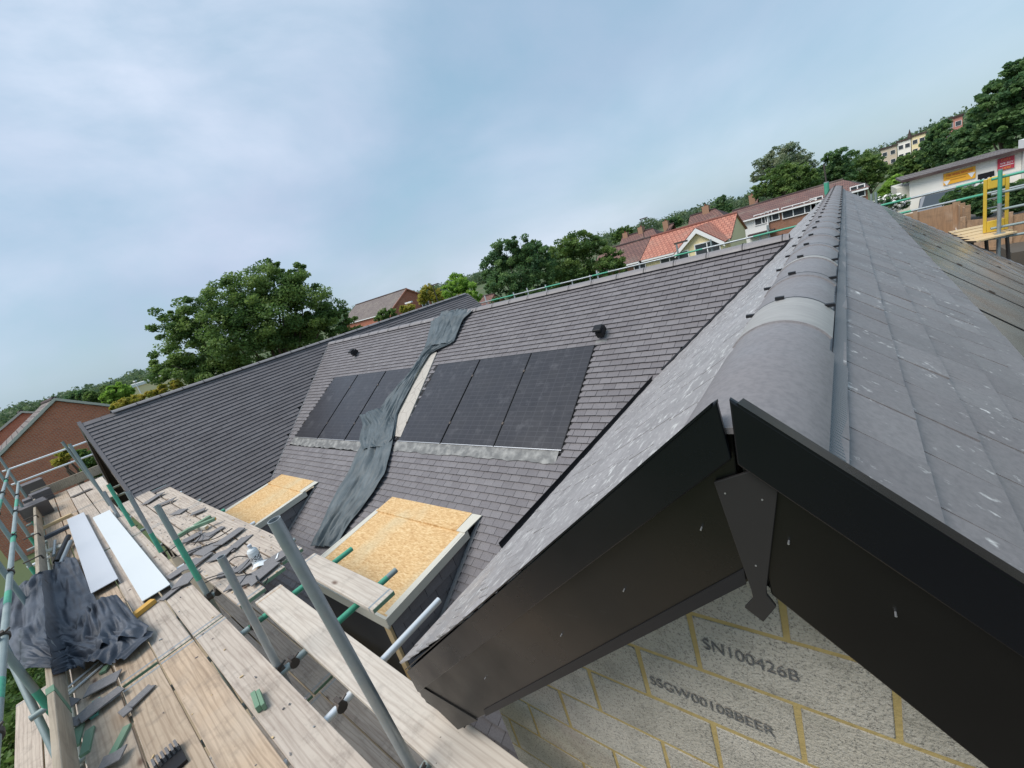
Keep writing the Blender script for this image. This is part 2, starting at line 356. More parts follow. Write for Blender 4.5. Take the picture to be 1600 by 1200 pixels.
# ------------------------------------------------------------------ terrain
def terrain_z(x, y):
    r = math.hypot(x, y); a = min(max((r - 85) / 330, 0), 1); a = a * a * (3 - 2 * a)
    az = math.atan2(x, y)          # 0 straight ahead, negative to the left
    top = 2 + 15 * max(0, min(1, az / .3)) if az > 0 else 2 + 1.5 * min(1, -az / 1.2)
    fall = min(max((r - 520) / 900, 0), 1)
    return GZ - .05 + a * top + 1.2 * a * math.sin(x * .012) * math.cos(y * .015) - 14 * fall
vs, fs = [], []
rs = [0, 6, 14, 25, 40, 60, 80, 100, 130, 170, 220, 280, 340, 400, 460, 520, 620, 800, 1200, 2500, 5000]; NA = 96
for r in rs:
    for i in range(NA):
        a = 2 * math.pi * i / NA; vs.append((r * math.sin(a), r * math.cos(a), terrain_z(r * math.sin(a), r * math.cos(a))))
for k in range(len(rs) - 1):
    for i in range(NA):
        j = (i + 1) % NA; fs.append((k * NA + i, k * NA + j, (k + 1) * NA + j, (k + 1) * NA + i))
mb = MB(); mb.v, mb.f = vs, fs; mb.m = [0] * len(fs)
tag(mb.build('ground', M['grass'], smooth=True), kind='structure')
mb = MB(); mb.face([(-20, -6, GZ - .01), (-1, -6, GZ - .01), (-1, 22, GZ - .01), (-20, 22, GZ - .01)])
tag(mb.build('site_yard', M['soil2']), kind='structure')
mb = MB(); mb.face([(-1, -9, GZ - .01), (14, -9, GZ - .01), (14, 22, GZ - .01), (-1, 22, GZ - .01)])
tag(mb.build('dark_reflected_ground', M['soil']), kind='structure')  # dark ground added so the black boards have something dark to reflect

# ------------------------------------------------------------------ the new house: roofs, walls
house = empty('new_house', (0, 0, GZ))
tag(house, 'new house with grey tiled roofs, black bargeboards and bare concrete block gable', 'house')
def hbuild(mb, name, mats, smooth=False, parent=None):
    o = mb.build(name, mats, None, smooth); o.parent = parent or house
    if parent is None: o.location = (0, 0, -GZ)
    return o
def hparts(mb, name, m):
    for q in mb.split(): hbuild(q, name, m)
def tiles(name, O, U, V, nu, u0, u1, v0, v1, gauge, width, mask, m, seed, thick=.020, gap=.0022, jit=.0015, parent=None, nose=True):
    rnd = random.Random(seed); O, U, V, nu = Vector(O), Vector(U).normalized(), Vector(V).normalized(), Vector(nu).normalized()
    mb = MB(); row = 0; v = v0
    while v < v1 - 1e-6:
        off = (row % 2) * width * .5 + rnd.uniform(-.006, .006) ; u = u0 - width + off
        while u < u1:
            a, b = max(u, u0), min(u + width, u1)
            if b - a > .02 and mask((a + b) / 2, v + gauge / 2):
                h1 = thick + rnd.uniform(-jit, jit * 1.6); h0 = .001; dv = rnd.uniform(-jit, jit) * 1.5; tl = rnd.uniform(-jit, jit)
                g = gap
                P = lambda uu, vv, hh: O + U * uu + V * vv + nu * hh
                a_, b_ = a + g, b - g; vb = v + gauge + dv
                q = [P(a_, v - .012, h0 - .002), P(b_, v - .012, h0 - .002), P(b_, vb, h1 + tl), P(a_, vb, h1 - tl)]
                d = [P(a_, vb - .002, h1 - .011), P(b_, vb - .002, h1 - .011)]
                B = len(mb.v); mb.v += [tuple(x) for x in q + d]
                mb.f += [(B, B + 3, B + 2, B + 1), (B + 3, B + 4, B + 5, B + 2), (B, B + 4, B + 3), (B + 1, B + 2, B + 5)]; mb.m += [0] * 4
            u += width
        v += gauge; row += 1
    o = hbuild(mb, name, m, parent=parent); return o
cl, clm = 1 / math.hypot(1, TL), 1 / math.hypot(1, MT); clr = 1 / math.hypot(1, TR); clw = 1 / math.hypot(1, WT)
Y_FRONT, Y_BACK = .695, 12.9
EAVE_X = -1.87
# left slope of near gable
def left_ok(u, v):   # u = y, v = slope distance
    x = XC - v * cl; return (left_z(x) > main_z(u) - .05) or u > MY or u < 1
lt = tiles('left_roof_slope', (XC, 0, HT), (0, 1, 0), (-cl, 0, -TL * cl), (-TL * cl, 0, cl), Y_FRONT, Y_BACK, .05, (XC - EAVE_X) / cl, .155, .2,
      lambda u, v: left_z(XC - v * cl) > (main_z(u) if u < MY else main_z(2 * MY - u)) - .04, M['tile_left_sheen'], 3, .014, .003)
# right slope: tiles down to the solar array, array below
ARR = .53
tiles('right_roof_slope', (XC, 0, HT), (0, 1, 0), (clr, 0, -TR * clr), (TR * clr, 0, clr), Y_FRONT, Y_BACK, .03, (ARR - XC) / clr, .156, .2, lambda u, v: True, M['tile_near'], 5, .016, .0028, .0016)
tiles('right_roof_slope', (XC, 0, HT), (0, 1, 0), (clr, 0, -TR * clr), (TR * clr, 0, clr), 12.45, Y_BACK, (ARR - XC) / clr + .02, 4.6, .16, .2, lambda u, v: True, M['tile_near'], 6)
# main roof slope
PAN = []   # panel rectangles on the main roof: (x0, x1, y0, y1)
for x0 in (-6.36, -5.20, -4.05): PAN.append((x0, x0 + 1.135, 3.865, 5.32))
for x0 in (-10.47, -9.30, -8.13): PAN.append((x0, x0 + 1.135, 3.82, 5.32))
DORM = [(-5.76, -3.84), (-9.92, -8.24)]
def main_ok(u, v):
    x, y = u, MY - v * clm; z = main_z(y)
    if z < wing_z(x) - .03 or (x > -2.2 and z < left_z(x) - .03 and y > 4.6) : return False
    if x > -1.72 and y < 5.0: return False
    if -6.4 < x < -2.9 and 3.7 < y < 5.35: return False
    if -10.5 < x < -6.95 and 3.66 < y < 5.34: return False
    for a, b in DORM:
        if a + .02 < x < b - .02 and y < 2.98: return False
    return True
def main_ok2(u, v):
    x, y = u, MY - v * clm
    if -2.93 < x: return main_ok(u, v) or (3.7 < y < 5.35 and x < -2.0 and main_z(y) > left_z(x) - .03)
    return main_ok(u, v)
mt_ = tiles('main_roof_slope', (0, MY, MZ), (1, 0, 0), (0, -clm, -MT * clm), (0, -MT * clm, clm), -12.4, -.45, .06, 6.25, .1, .165, main_ok2, M['tile'], 7)
# wing slope
def wing_ok(u, v):
    x = WX + v * clw; z = wing_z(x); return z > (main_z(u) if u < MY else main_z(2 * MY - u)) - .04 or u < .9
tiles('wing_roof_slope', (WX, 0, WZ), (0, 1, 0), (clw, 0, -WT * clw), (WT * clw, 0, clw), .83, 13.2, .04, 3.5, .1, .33, wing_ok, M['tile_wing'], 9)
# solid decks under the tiles
mb = MB(); d = .02
xl = XC - (HT - MZ) / TL * -1
def P3(x, y, z): return (x, y, z - d)
mb.face([P3(XC, Y_FRONT + .03, HT), P3(EAVE_X + .03, Y_FRONT + .03, left_z(EAVE_X + .03)), P3(EAVE_X + .03, Y_BACK, left_z(EAVE_X + .03)), P3(XC, Y_BACK, HT)])
mb.face([P3(XC, Y_FRONT + .03, HT), P3(XC, Y_BACK, HT), P3(3.2, Y_BACK, right_z(3.2)), P3(3.2, Y_FRONT + .03, right_z(3.2))])
mb.face([P3(-12.45, MY, MZ), P3(-.4, MY, MZ), P3(-1.5, 4.9, main_z(4.9)), P3(-1.72, 4.8, main_z(4.8)), P3(-1.72, 1.33, main_z(1.33)), P3(-3.84, 1.33, main_z(1.33)), P3(-3.84, 3.0, main_z(3.0)), P3(-12.45, 3.0, main_z(3.0))])
for a, b in ((-8.24, -5.76), (-10.6, -9.92)):
    mb.face([P3(a, 3.0, main_z(3.0)), P3(b, 3.0, main_z(3.0)), P3(b, 1.33, main_z(1.33)), P3(a, 1.33, main_z(1.33))])
mb.face([P3(-12.45, MY, MZ), P3(-.4, MY, MZ), P3(-.4, 2 * MY - 1.33, main_z(1.33)), P3(-12.45, 2 * MY - 1.33, main_z(1.33))])
mb.face([P3(WX, .85, WZ), P3(WX, 13.2, WZ), P3(-10.15, 13.2, wing_z(-10.15)), P3(-10.15, .85, wing_z(-10.15))])
mb.face([P3(WX, .85, WZ), P3(WX, 13.2, WZ), P3(2 * WX + 10.15, 13.2, wing_z(-10.15)), P3(2 * WX + 10.15, .85, wing_z(-10.15))])
hbuild(mb, 'roof_underlay', M['under'])
# ridge caps
def cap_mesh(p, q, r, wing, arc=1.25, th=.012, mats=None, name='ridge_tile', lift=0, collar=.09, band=False):
    p, q = Vector(p), Vector(q); ax = (q - p).normalized(); side = ax.cross(Vector((0, 0, 1))).normalized(); up = side.cross(ax)
    n = 16; mb = MB(); Lc = (q - p).length
    ck_ = 1.035 if collar > .02 else 1.0
    secs = [(0, r * ck_), (collar, r * ck_), (collar + .001, r), (Lc, r)]
    rings = []
    for s_, rr in secs:
        ring = []
        for k in range(2):
            r_ = rr - k * th
            for i in range(n + 1):
                a = -arc + 2 * arc * i / n
                ring.append(p + ax * s_ + side * (math.sin(a) * r_ * wing) + up * (math.cos(a) * r_ - r + lift))
        rings.append(ring)
    B = 0
    for ring in rings: mb.v += [tuple(x) for x in ring]
    W = 2 * (n + 1)
    for k in range(len(rings) - 1):
        for i in range(n):
            mi = 1 if (band and k == 0) else 0
            mb.f.append((k * W + i, k * W + i + 1, (k + 1) * W + i + 1, (k + 1) * W + i)); mb.m.append(mi)
            mb.f.append((k * W + n + 1 + i, (k + 1) * W + n + 1 + i, (k + 1) * W + n + 2 + i, k * W + n + 2 + i)); mb.m.append(mi)
        for e in (0, n):
            mb.f.append((k * W + e, (k + 1) * W + e, (k + 1) * W + n + 1 + e, k * W + n + 1 + e)); mb.m.append(0)
    for k in (0, len(rings) - 1):
        for i in range(n): mb.f.append((k * W + i, k * W + i + 1, k * W + n + 2 + i, k * W + n + 1 + i)); mb.m.append(0)
    o = mb.build(name, mats or [M['cap'], M['cap_band']], None, True); o.parent = house; o.location = (0, 0, -GZ); return o
def union_ring(parent_o, c, ax, r, wing, arc):
    c = Vector(c); ax = Vector(ax); o = cap_mesh(c - ax * .006, c + ax * .006, r, wing, arc, .004, [M['gutter'], M['gutter']], 'ridge_union', r - r, .001); o.parent = parent_o; o.location = (0, 0, 0)
def clip_mesh(parent_o, pts, m):
    mb = MB()
    for p, s_ in pts: mb.obox(p, (1, 0, 0), (0, 1, 0), (0, 0, 1), .013 * s_, .008 * s_, .005 * s_)
    return parts(mb, 'ridge_clip', m, parent_o)
ZC = -.358
y = .705; ln = [.56, .41, .46] + [.455] * 30; k = 0
while y < Y_BACK - .1:
    l = ln[k]; first = k == 0
    r = .150 if first else .142
    o = cap_mesh((XC, y + l, ZC - (.0 if first else .004)), (XC, y - (.02 if not first else 0), ZC), r, 1.0, 1.0 if not first else 1.03, band=(k in (1, 3)), collar=.012 if first else (.30 if k == 1 else .06))
    if not first:
        union_ring(o, (XC, y + l + .004, ZC + .001), (0, -1, 0), r * 1.035, 1.0, 1.0)
        a = .84
        clip_mesh(o, [((XC + s_ * math.sin(a) * r * 1.07, y + l - .01, ZC - r + math.cos(a) * r * 1.07 - .001), 1.0) for s_ in (-1, 1)] + [((XC - .02, y + l - .01, ZC + .006), 1.0)], M['gutter'])
    y += l; k += 1
x = -12.35
k = 0
while x < -.62:
    e = min(x + .45, -.58)
    o = cap_mesh((x + .0, MY, MZ + .045), (e, MY, MZ + .045), .11, 1.05, 1.15, collar=.03)
    union_ring(o, (x, MY, MZ + .049), (1, 0, 0), .118, 1.05, 1.15)
    clip_mesh(o, [((x, MY - .085, MZ - .0), .8), ((x, MY, MZ + .05), .7)], M['gutter'])
    x += .45
y = 1.35
while y < 13.0:
    o = cap_mesh((WX, y, WZ + .03), (WX, min(y + .45, 13.2), WZ + .03), .115, 1.0, 1.0, collar=.03)
    union_ring(o, (WX, y, WZ + .034), (0, 1, 0), .123, 1.0, 1.0)
    clip_mesh(o, [((WX + .05, y, WZ + .02), 1.0)], M['gutter']); y += .45
# lead roll strip beside the near ridge, right side
mb = MB()
mb.slab([(XC + .115, Y_FRONT + .02, right_z(XC + .115) + .004), (XC + .143, Y_FRONT + .02, right_z(XC + .143) + .004), (XC + .143, Y_BACK, right_z(XC + .143) + .004), (XC + .115, Y_BACK, right_z(XC + .115) + .004)], (.008, 0, .012))
hbuild(mb, 'ridge_roll', M['lead'])
# upper bargeboards (tilted caps), lower bargeboards and centre cover
def barge(name, pts_top, pts_bot, y0, y1, m, lip=None):
    mb = MB(); q = pts_top + pts_bot[::-1]
    mb.solid([(x, y0, z) for x, z in q], [(x, y1, z) for x, z in q]); o = hbuild(mb, name, m); bevel(o, .003, 2); return o
hb = lambda x: -.295 - .8795 * abs(x - XC)
barge('verge_board', [(-.185, hb(-.185) + .004), (-1.86, -1.772)], [(-.176, -.412), (-1.84, -1.905)], .690, .703, M['black'])
barge('verge_board', [(-.165, hb(-.165) + .004), (1.20, hb(1.20)), (2.6, hb(2.6))], [(-.168, -.421), (1.20, hb(1.2) - .115), (2.6, hb(2.6) - .115)], .6895, .7025, M['black'])
# thin top lip of the boards turning back over the tiles
for s_, xe in ((-1, -1.86), (1, 2.6)):
    mb = MB(); x0 = XC + s_ * .02
    a = (x0, hb(x0) + .002); b = (xe, hb(xe) + .002 + (.02 if s_ < 0 else 0))
    mb.solid([(a[0], .688, a[1]), (b[0], .688, b[1]), (b[0], .735, b[1] - .012), (a[0], .735, a[1] - .012)], [(a[0], .688, a[1] + .006), (b[0], .688, b[1] + .006), (b[0], .735, b[1] - .006), (a[0], .735, a[1] - .006)])
    hbuild(mb, 'verge_lip', M['black'])
lowL = [(-.186, -.690), (-.86, -1.330), (-1.32, -1.765), (-1.62, -2.045)]
barge('bargeboard', [(-.172, -.36), (-1.86, -1.84), (-1.88, -1.985)], lowL, .712, .730, M['black2'])
barge('bargeboard', [(-.1715, -.36), (.2, -.66), (2.6, -2.77)], [(-.150, -.715), (.03, -.885), (.14, -.99), (2.6, -3.15)], .7115, .7295, M['black2'])
# soffit between bargeboard and wall
for s_, pts in ((-1, [(-.18, -.70), (-1.62, -2.05)]), (1, [(-.16, -.71), (2.6, -3.15)])):
    mb = MB(); (xa, za), (xb, zb) = pts
    mb.slab([(xa, .728, za), (xb, .728, zb), (xb, 1.02, zb), (xa, 1.02, za)], (0, 0, .012)); hbuild(mb, 'soffit', M['black2'])
# light bottom lip of left bargeboard
mb = MB(); mb.slab([(-.19, .709, -.700), (-1.32, .709, -1.772), (-1.32, .709, -1.735), (-.19, .709, -.664)], (0, .003, 0)); hbuild(mb, 'bargeboard_trim', M['gutter'])
# boxed eave end left
mb = MB(); mb.slab([(-1.88, .706, -1.93), (-1.86, .706, -1.87), (-1.40, .706, -1.845), (-1.62, .706, -2.05)], (0, .005, 0)); hbuild(mb, 'boxed_eave', M['black2'])
mb = MB(); mb.box(-1.90, -1.60, .73, 4.7, -2.06, -2.05); mb.box(-1.90, -1.885, .73, 4.9, -2.05, -1.80); hbuild(mb, 'eave_soffit', M['black'])
# spear shaped centre cover
mb = MB(); prof = [(-.215, -.470), (-.150, -.44), (-.115, -.474), (-.1555, -.700), (-.1555, -.712), (-.143, -.735), (-.169, -.782), (-.199, -.757), (-.1805, -.727), (-.182, -.705)]
mb.solid([(x, .7035, z) for x, z in prof], [(x, .7105, z) for x, z in prof]); bevel(hbuild(mb, 'apex_cover', M['black3']), .0012, 2)
mb = MB()
for px, py in ((1095, 828), (1400, 963), (1133, 771), (1191, 781), (1181, 884), (1232, 850), (974, 924), (876, 994), (757, 1061)):
    c = at_y(px, py, .703); mb.tube((c.x, .7025, c.z), (c.x, .7115, c.z), .0017, 8)
for q in mb.split(): hbuild(q, 'nail_head', M['alu'])
# gable block wall with laid blocks
mb = MB(); bx, bh, g = .44, .20, .010
mb.face([(-1.70, 1.0065, GZ), (2.45, 1.0065, GZ), (2.45, 1.0065, -2.86), (XC, 1.0065, -.55), (-1.70, 1.0065, -1.89)])
mort = hbuild(mb, 'gable_wall', M['mortar'])
mb = MB(); rnd = random.Random(4)
for r_ in range(-20, 5):
    z1 = -1.161 - .2435 * -r_ - .009; z0 = z1 - .2435 + .018
    xo = .032 if r_ % 2 == 0 else -.188
    i = -5
    while xo + i * .4835 < 2.5:
        a = xo + i * .4835 + .009; b = a + .4835 - .018; a = max(a, -1.70); b = min(b, 2.44)
        if b - a > .03 and (z0 < hb((a + b) / 2) + .3):
            j = lambda: rnd.uniform(-.0025, .0025)
            lo = [(a + j(), z0 + j()), (b + j(), z0 + j()), (b + j(), z1 + j()), (a + j(), z1 + j())]
            for sg in (-1, 1):     # cut under the roof slopes
                F = lambda p: (-.56 - .8795 * sg * (p[0] - XC)) - p[1]
                out = []
                for q in range(len(lo)):
                    p1, p2 = lo[q], lo[(q + 1) % len(lo)]; f1, f2 = F(p1), F(p2)
                    if f1 >= 0: out.append(p1)
                    if (f1 >= 0) != (f2 >= 0): tt = f1 / (f1 - f2); out.append((p1[0] + (p2[0] - p1[0]) * tt, p1[1] + (p2[1] - p1[1]) * tt))
                lo = out
                if len(lo) < 3: break
            if len(lo) >= 3:
                yj = 1.003 + j() * .4
                mb.solid([(p[0], yj, p[1]) for p in lo], [(p[0], 1.014, p[1]) for p in lo])
        i += 1
bl = hbuild(mb, 'block', M['block'], parent=mort); bevel(bl, .004, 1)
def stencil(txt, p0, p1, size):
    cu = bpy.data.curves.new('t', 'FONT'); cu.body = txt; cu.size = size; cu.extrude = .0006
    to = bpy.data.objects.new('t', cu); COL.objects.link(to); bpy.context.view_layer.update()
    me = bpy.data.meshes.new_from_object(to.evaluated_get(bpy.context.evaluated_depsgraph_get())); bpy.data.objects.remove(to)
    wid = max(v.co.x for v in me.vertices); p0, p1 = Vector(p0), Vector(p1); d = p1 - p0
    for v in me.vertices: cx, cy, cz = v.co; v.co = p0 + d * (cx / wid) + Vector((0, -cz, cy))
    me.materials.append(M['ink']); o = bpy.data.objects.new('block_marking', me); COL.objects.link(o)
    o.parent = mort; return o
stencil('SN100426B', (-.425, .9990, -1.290), (-.172, .9990, -1.303), .062)
stencil('SSGW00108BEER', (-.650, .9990, -1.565), (-.257, .9990, -1.577), .060)
# side wall, main walls, wing gable wall
mb = MB(); mb.box(-1.70, -1.60, 1.02, 4.9, GZ, -1.9); mb.box(-12.3, -1.70, 1.55, 1.75, GZ, -3.8); mb.box(-14.8, -10.35, 1.15, 1.3, GZ, -3.0); mb.box(-10.5, -10.35, 1.15, 1.7, GZ, -3.1)
mb.box(2.3, 2.45, 1.02, 12.7, GZ, -2.75); mb.box(-1.6, 2.3, 12.6, 12.75, GZ, -2.6)
hparts(mb, 'side_wall', mat('sand_blockwork', (.36, .31, .24), .9))
mb = MB(); mb.solid([(-14.9, 1.14, -3.2), (-10.3, 1.14, -3.2), (WX, 1.14, WZ - .12)], [(-14.9, 1.2, -3.2), (-10.3, 1.2, -3.2), (WX, 1.2, WZ - .12)]); hbuild(mb, 'wing_gable', M['newwood'])
for s_ in (-1, 1):
    mb = MB(); e = WX + s_ * 2.42; ze = WZ - WT * 2.42
    mb.solid([(WX, .80, WZ - .02), (e, .80, ze - .02), (e, .80, ze - .2), (WX, .80, WZ - .24)], [(WX, .826, WZ - .02), (e, .826, ze - .02), (e, .826, ze - .2), (WX, .826, WZ - .24)])
    hbuild(mb, 'verge_board', M['black'])
    mb = MB(); mb.solid([(WX, .80, WZ + .03), (e, .80, ze + .03), (e, .80, ze - .019), (WX, .80, WZ - .019)], [(WX, .86, WZ + .03), (e, .86, ze + .03), (e, .86, ze - .019), (WX, .86, WZ - .019)])
    hbuild(mb, 'verge_lip', M['tile_wing'])
mb = MB(); mb.slab([(-10.15, .83, -3.13), (-10.0, .83, -3.13), (-10.0, 2.8, -3.13), (-10.15, 2.8, -3.13)], (0, 0, .10)); mb.box(-10.2, -10.15, .85, 2.7, -3.32, -3.06); hbuild(mb, 'gutter', M['gutter'])
# valley lines
mb = MB()
def wv(y): return WX + (WZ - main_z(y)) / WT
ya, yb = 6.5, 2.9
pts = [(wv(ya), ya, main_z(ya)), (wv(yb), yb, main_z(yb))]
n_ = Vector((.35, -.35, .87)).normalized()
a, b = Vector(pts[0]), Vector(pts[1]); sd_ = (b - a).normalized().cross(n_) * .016
mb.solid([a - sd_ + n_ * .004, b - sd_ + n_ * .004, b + sd_ + n_ * .004, a + sd_ + n_ * .004], [a - sd_ + n_ * .02, b - sd_ + n_ * .02, b + sd_ + n_ * .02, a + sd_ + n_ * .02])
hbuild(mb, 'valley_strip', M['lead'])
# gutter on the left eave of the near gable, and valley trough above it
mb = MB(); n = 10
secs = []
for yy in (1.62, 4.82):
    secs.append([(-1.885 - .034 - .038 * math.cos(math.pi * i / n), yy, -1.728 - .05 * math.sin(math.pi * i / n)) for i in range(n + 1)])
B = len(mb.v); mb.v += secs[0] + secs[1]
for i in range(n): mb.f.append((i, i + 1, n + 2 + i, n + 1 + i)); mb.m.append(0)
o = hbuild(mb, 'gutter', M['gutter']); sm = o.modifiers.new('s', 'SOLIDIFY'); sm.thickness = .004
mb = MB(); ya, yb = 4.85, 6.45
def lx(y): return XC - (HT - main_z(y)) / TL
a = Vector((lx(ya), ya, main_z(ya))); b = Vector((lx(yb), yb, main_z(yb))); n_ = Vector((-.4, -.35, .85)).normalized(); sd_ = (b - a).normalized().cross(n_) * .022
mb.solid([a - sd_, b - sd_, b + sd_, a + sd_], [a - sd_ + n_ * .032, b - sd_ + n_ * .032, b + sd_ + n_ * .032, a + sd_ + n_ * .032]); hbuild(mb, 'valley_strip', M['gutter'])
mb = MB(); mb.slab([(-1.86, 1.45, -1.80), (-1.96, 1.45, -1.83), (-1.97, 1.62, -1.83), (-1.86, 1.62, -1.80)], (0, 0, .004)); hbuild(mb, 'eave_tray', M['flash'])
# solar panels
def panel(a, b, c, d_, nrm, m, lab=None, glassy=True):   # corners: bottom-left, bottom-right, top-right, top-left
    a, b, c, d_ = map(Vector, (a, b, c, d_)); n_ = Vector(nrm).normalized()
    mb = MB(); mb.slab([a, b, c, d_], n_ * .028); fr = hbuild(mb, 'solar_panel', M['frame'])
    cx = (a + b + c + d_) / 4; ins = lambda p: p + (cx - p).normalized() * .018
    q = [ins(p) + n_ * .0295 for p in (a, b, c, d_)]
    me = bpy.data.meshes.new('glass'); me.from_pydata([tuple(p) for p in q], [], [(0, 1, 2, 3)]); me.materials.append(m)
    uvl = me.uv_layers.new(name='UVMap'); W = (b - a).length; H = (d_ - a).length
    for i, u_ in enumerate(((0, 0), (W, 0), (W, H), (0, H))): uvl.data[i].uv = u_
    g_ = bpy.data.objects.new('glass', me); COL.objects.link(g_); g_.parent = fr
    mb = MB(); e = (b - a).normalized(); f_ = (a - d_).normalized()
    mb.obox((a + b) / 2 + n_ * .028 + f_ * .004, e, f_, n_, (b - a).length / 2, .006, .006); ed = mb.build('bottom_edge', M['alu']); ed.parent = fr
    mb = MB()
    for tt in (.22, .78):
        mb.obox(a.lerp(d_, tt) + n_ * .03 - e * .008, e, f_, n_, .016, .02, .01)
    parts(mb, 'clamp', M['rust'], fr)
    return fr
mn = (0, -MT, 1)
for x0, x1, y0, y1 in PAN:
    panel((x0, y0, main_z(y0)), (x1, y0, main_z(y0)), (x1, y1, main_z(y1)), (x0, y1, main_z(y1)), mn, M['solar'])
rn = (TR, 0, 1)
for rw, (xa, xb) in enumerate(((ARR, ARR + 1.28), (ARR + 1.30, ARR + 2.57))):
    y = 1.02
    for k in range(9):
        y1 = y + 1.238
        panel((xb, y + .012, right_z(xb) - .02), (xb, y1 - .012, right_z(xb) - .02), (xa, y1 - .012, right_z(xa) - .02), (xa, y + .012, right_z(xa) - .02), rn, M['solar_glare']); y = y1 + .025
# flashing aprons below arrays on the main roof
rnd = random.Random(2)
for x0, x1, yy in ((-6.40, -2.95, 3.85), (-10.5, -6.95, 3.80)):
    mb = MB(); n = 40; top, bot = [], []
    for i in range(n + 1):
        x = x0 + (x1 - x0) * i / n; top.append((x, yy, main_z(yy) + .022)); yb = yy - .155 + rnd.uniform(-.018, .012); bot.append((x, yb, main_z(yb) + .017 + rnd.uniform(0, .008)))
    for i in range(n): mb.face([bot[i], bot[i + 1], top[i + 1], top[i]])
    o = hbuild(mb, 'apron_flashing', M['flash']); o.modifiers.new('s', 'SOLIDIFY').thickness = .003
mb = MB()
for x0, w_ in ((-2.915, .045), (-6.41, .05), (-10.52, .05)):
    mb.face([(x0 - w_, 3.83, main_z(3.83) + .01), (x0 + w_ * .5, 3.83, main_z(3.83) + .01), (x0 + w_ * .5, 5.36, main_z(5.36) + .01), (x0 - w_, 5.36, main_z(5.36) + .01)])
o = hbuild(mb, 'side_flashing', M['gutter'])
# roof vents on the main slope
def vent(px, py, s_, label):
    b = on_main(px, py); up = Vector((0, 0, 1)); mb = MB()
    mb.obox(b + Vector((0, -.02, .10 * s_)), (1, 0, 0), (0, clm, MT * clm), (0, -MT * clm, clm), .055 * s_, .085 * s_, .055 * s_)
    mb.obox(b + Vector((0, -.10 * s_, .165 * s_)), (1, 0, 0), (0, .9, .4), (0, -.4, .9), .065 * s_, .07 * s_, .02 * s_)
    o = hbuild(mb, 'roof_vent', M['gutter']); bevel(o, .012, 2)
    mb = MB(); c = b + Vector((0, .0, .006)); mb.obox(c, (1, 0, 0), (0, clm, MT * clm), (0, -MT * clm, clm), .09 * s_, .13 * s_, .006); q = mb.build('vent_tray', M['flash']); q.parent = o
vent(942, 527, 1.0, ''); vent(557, 556, 1.0, '')
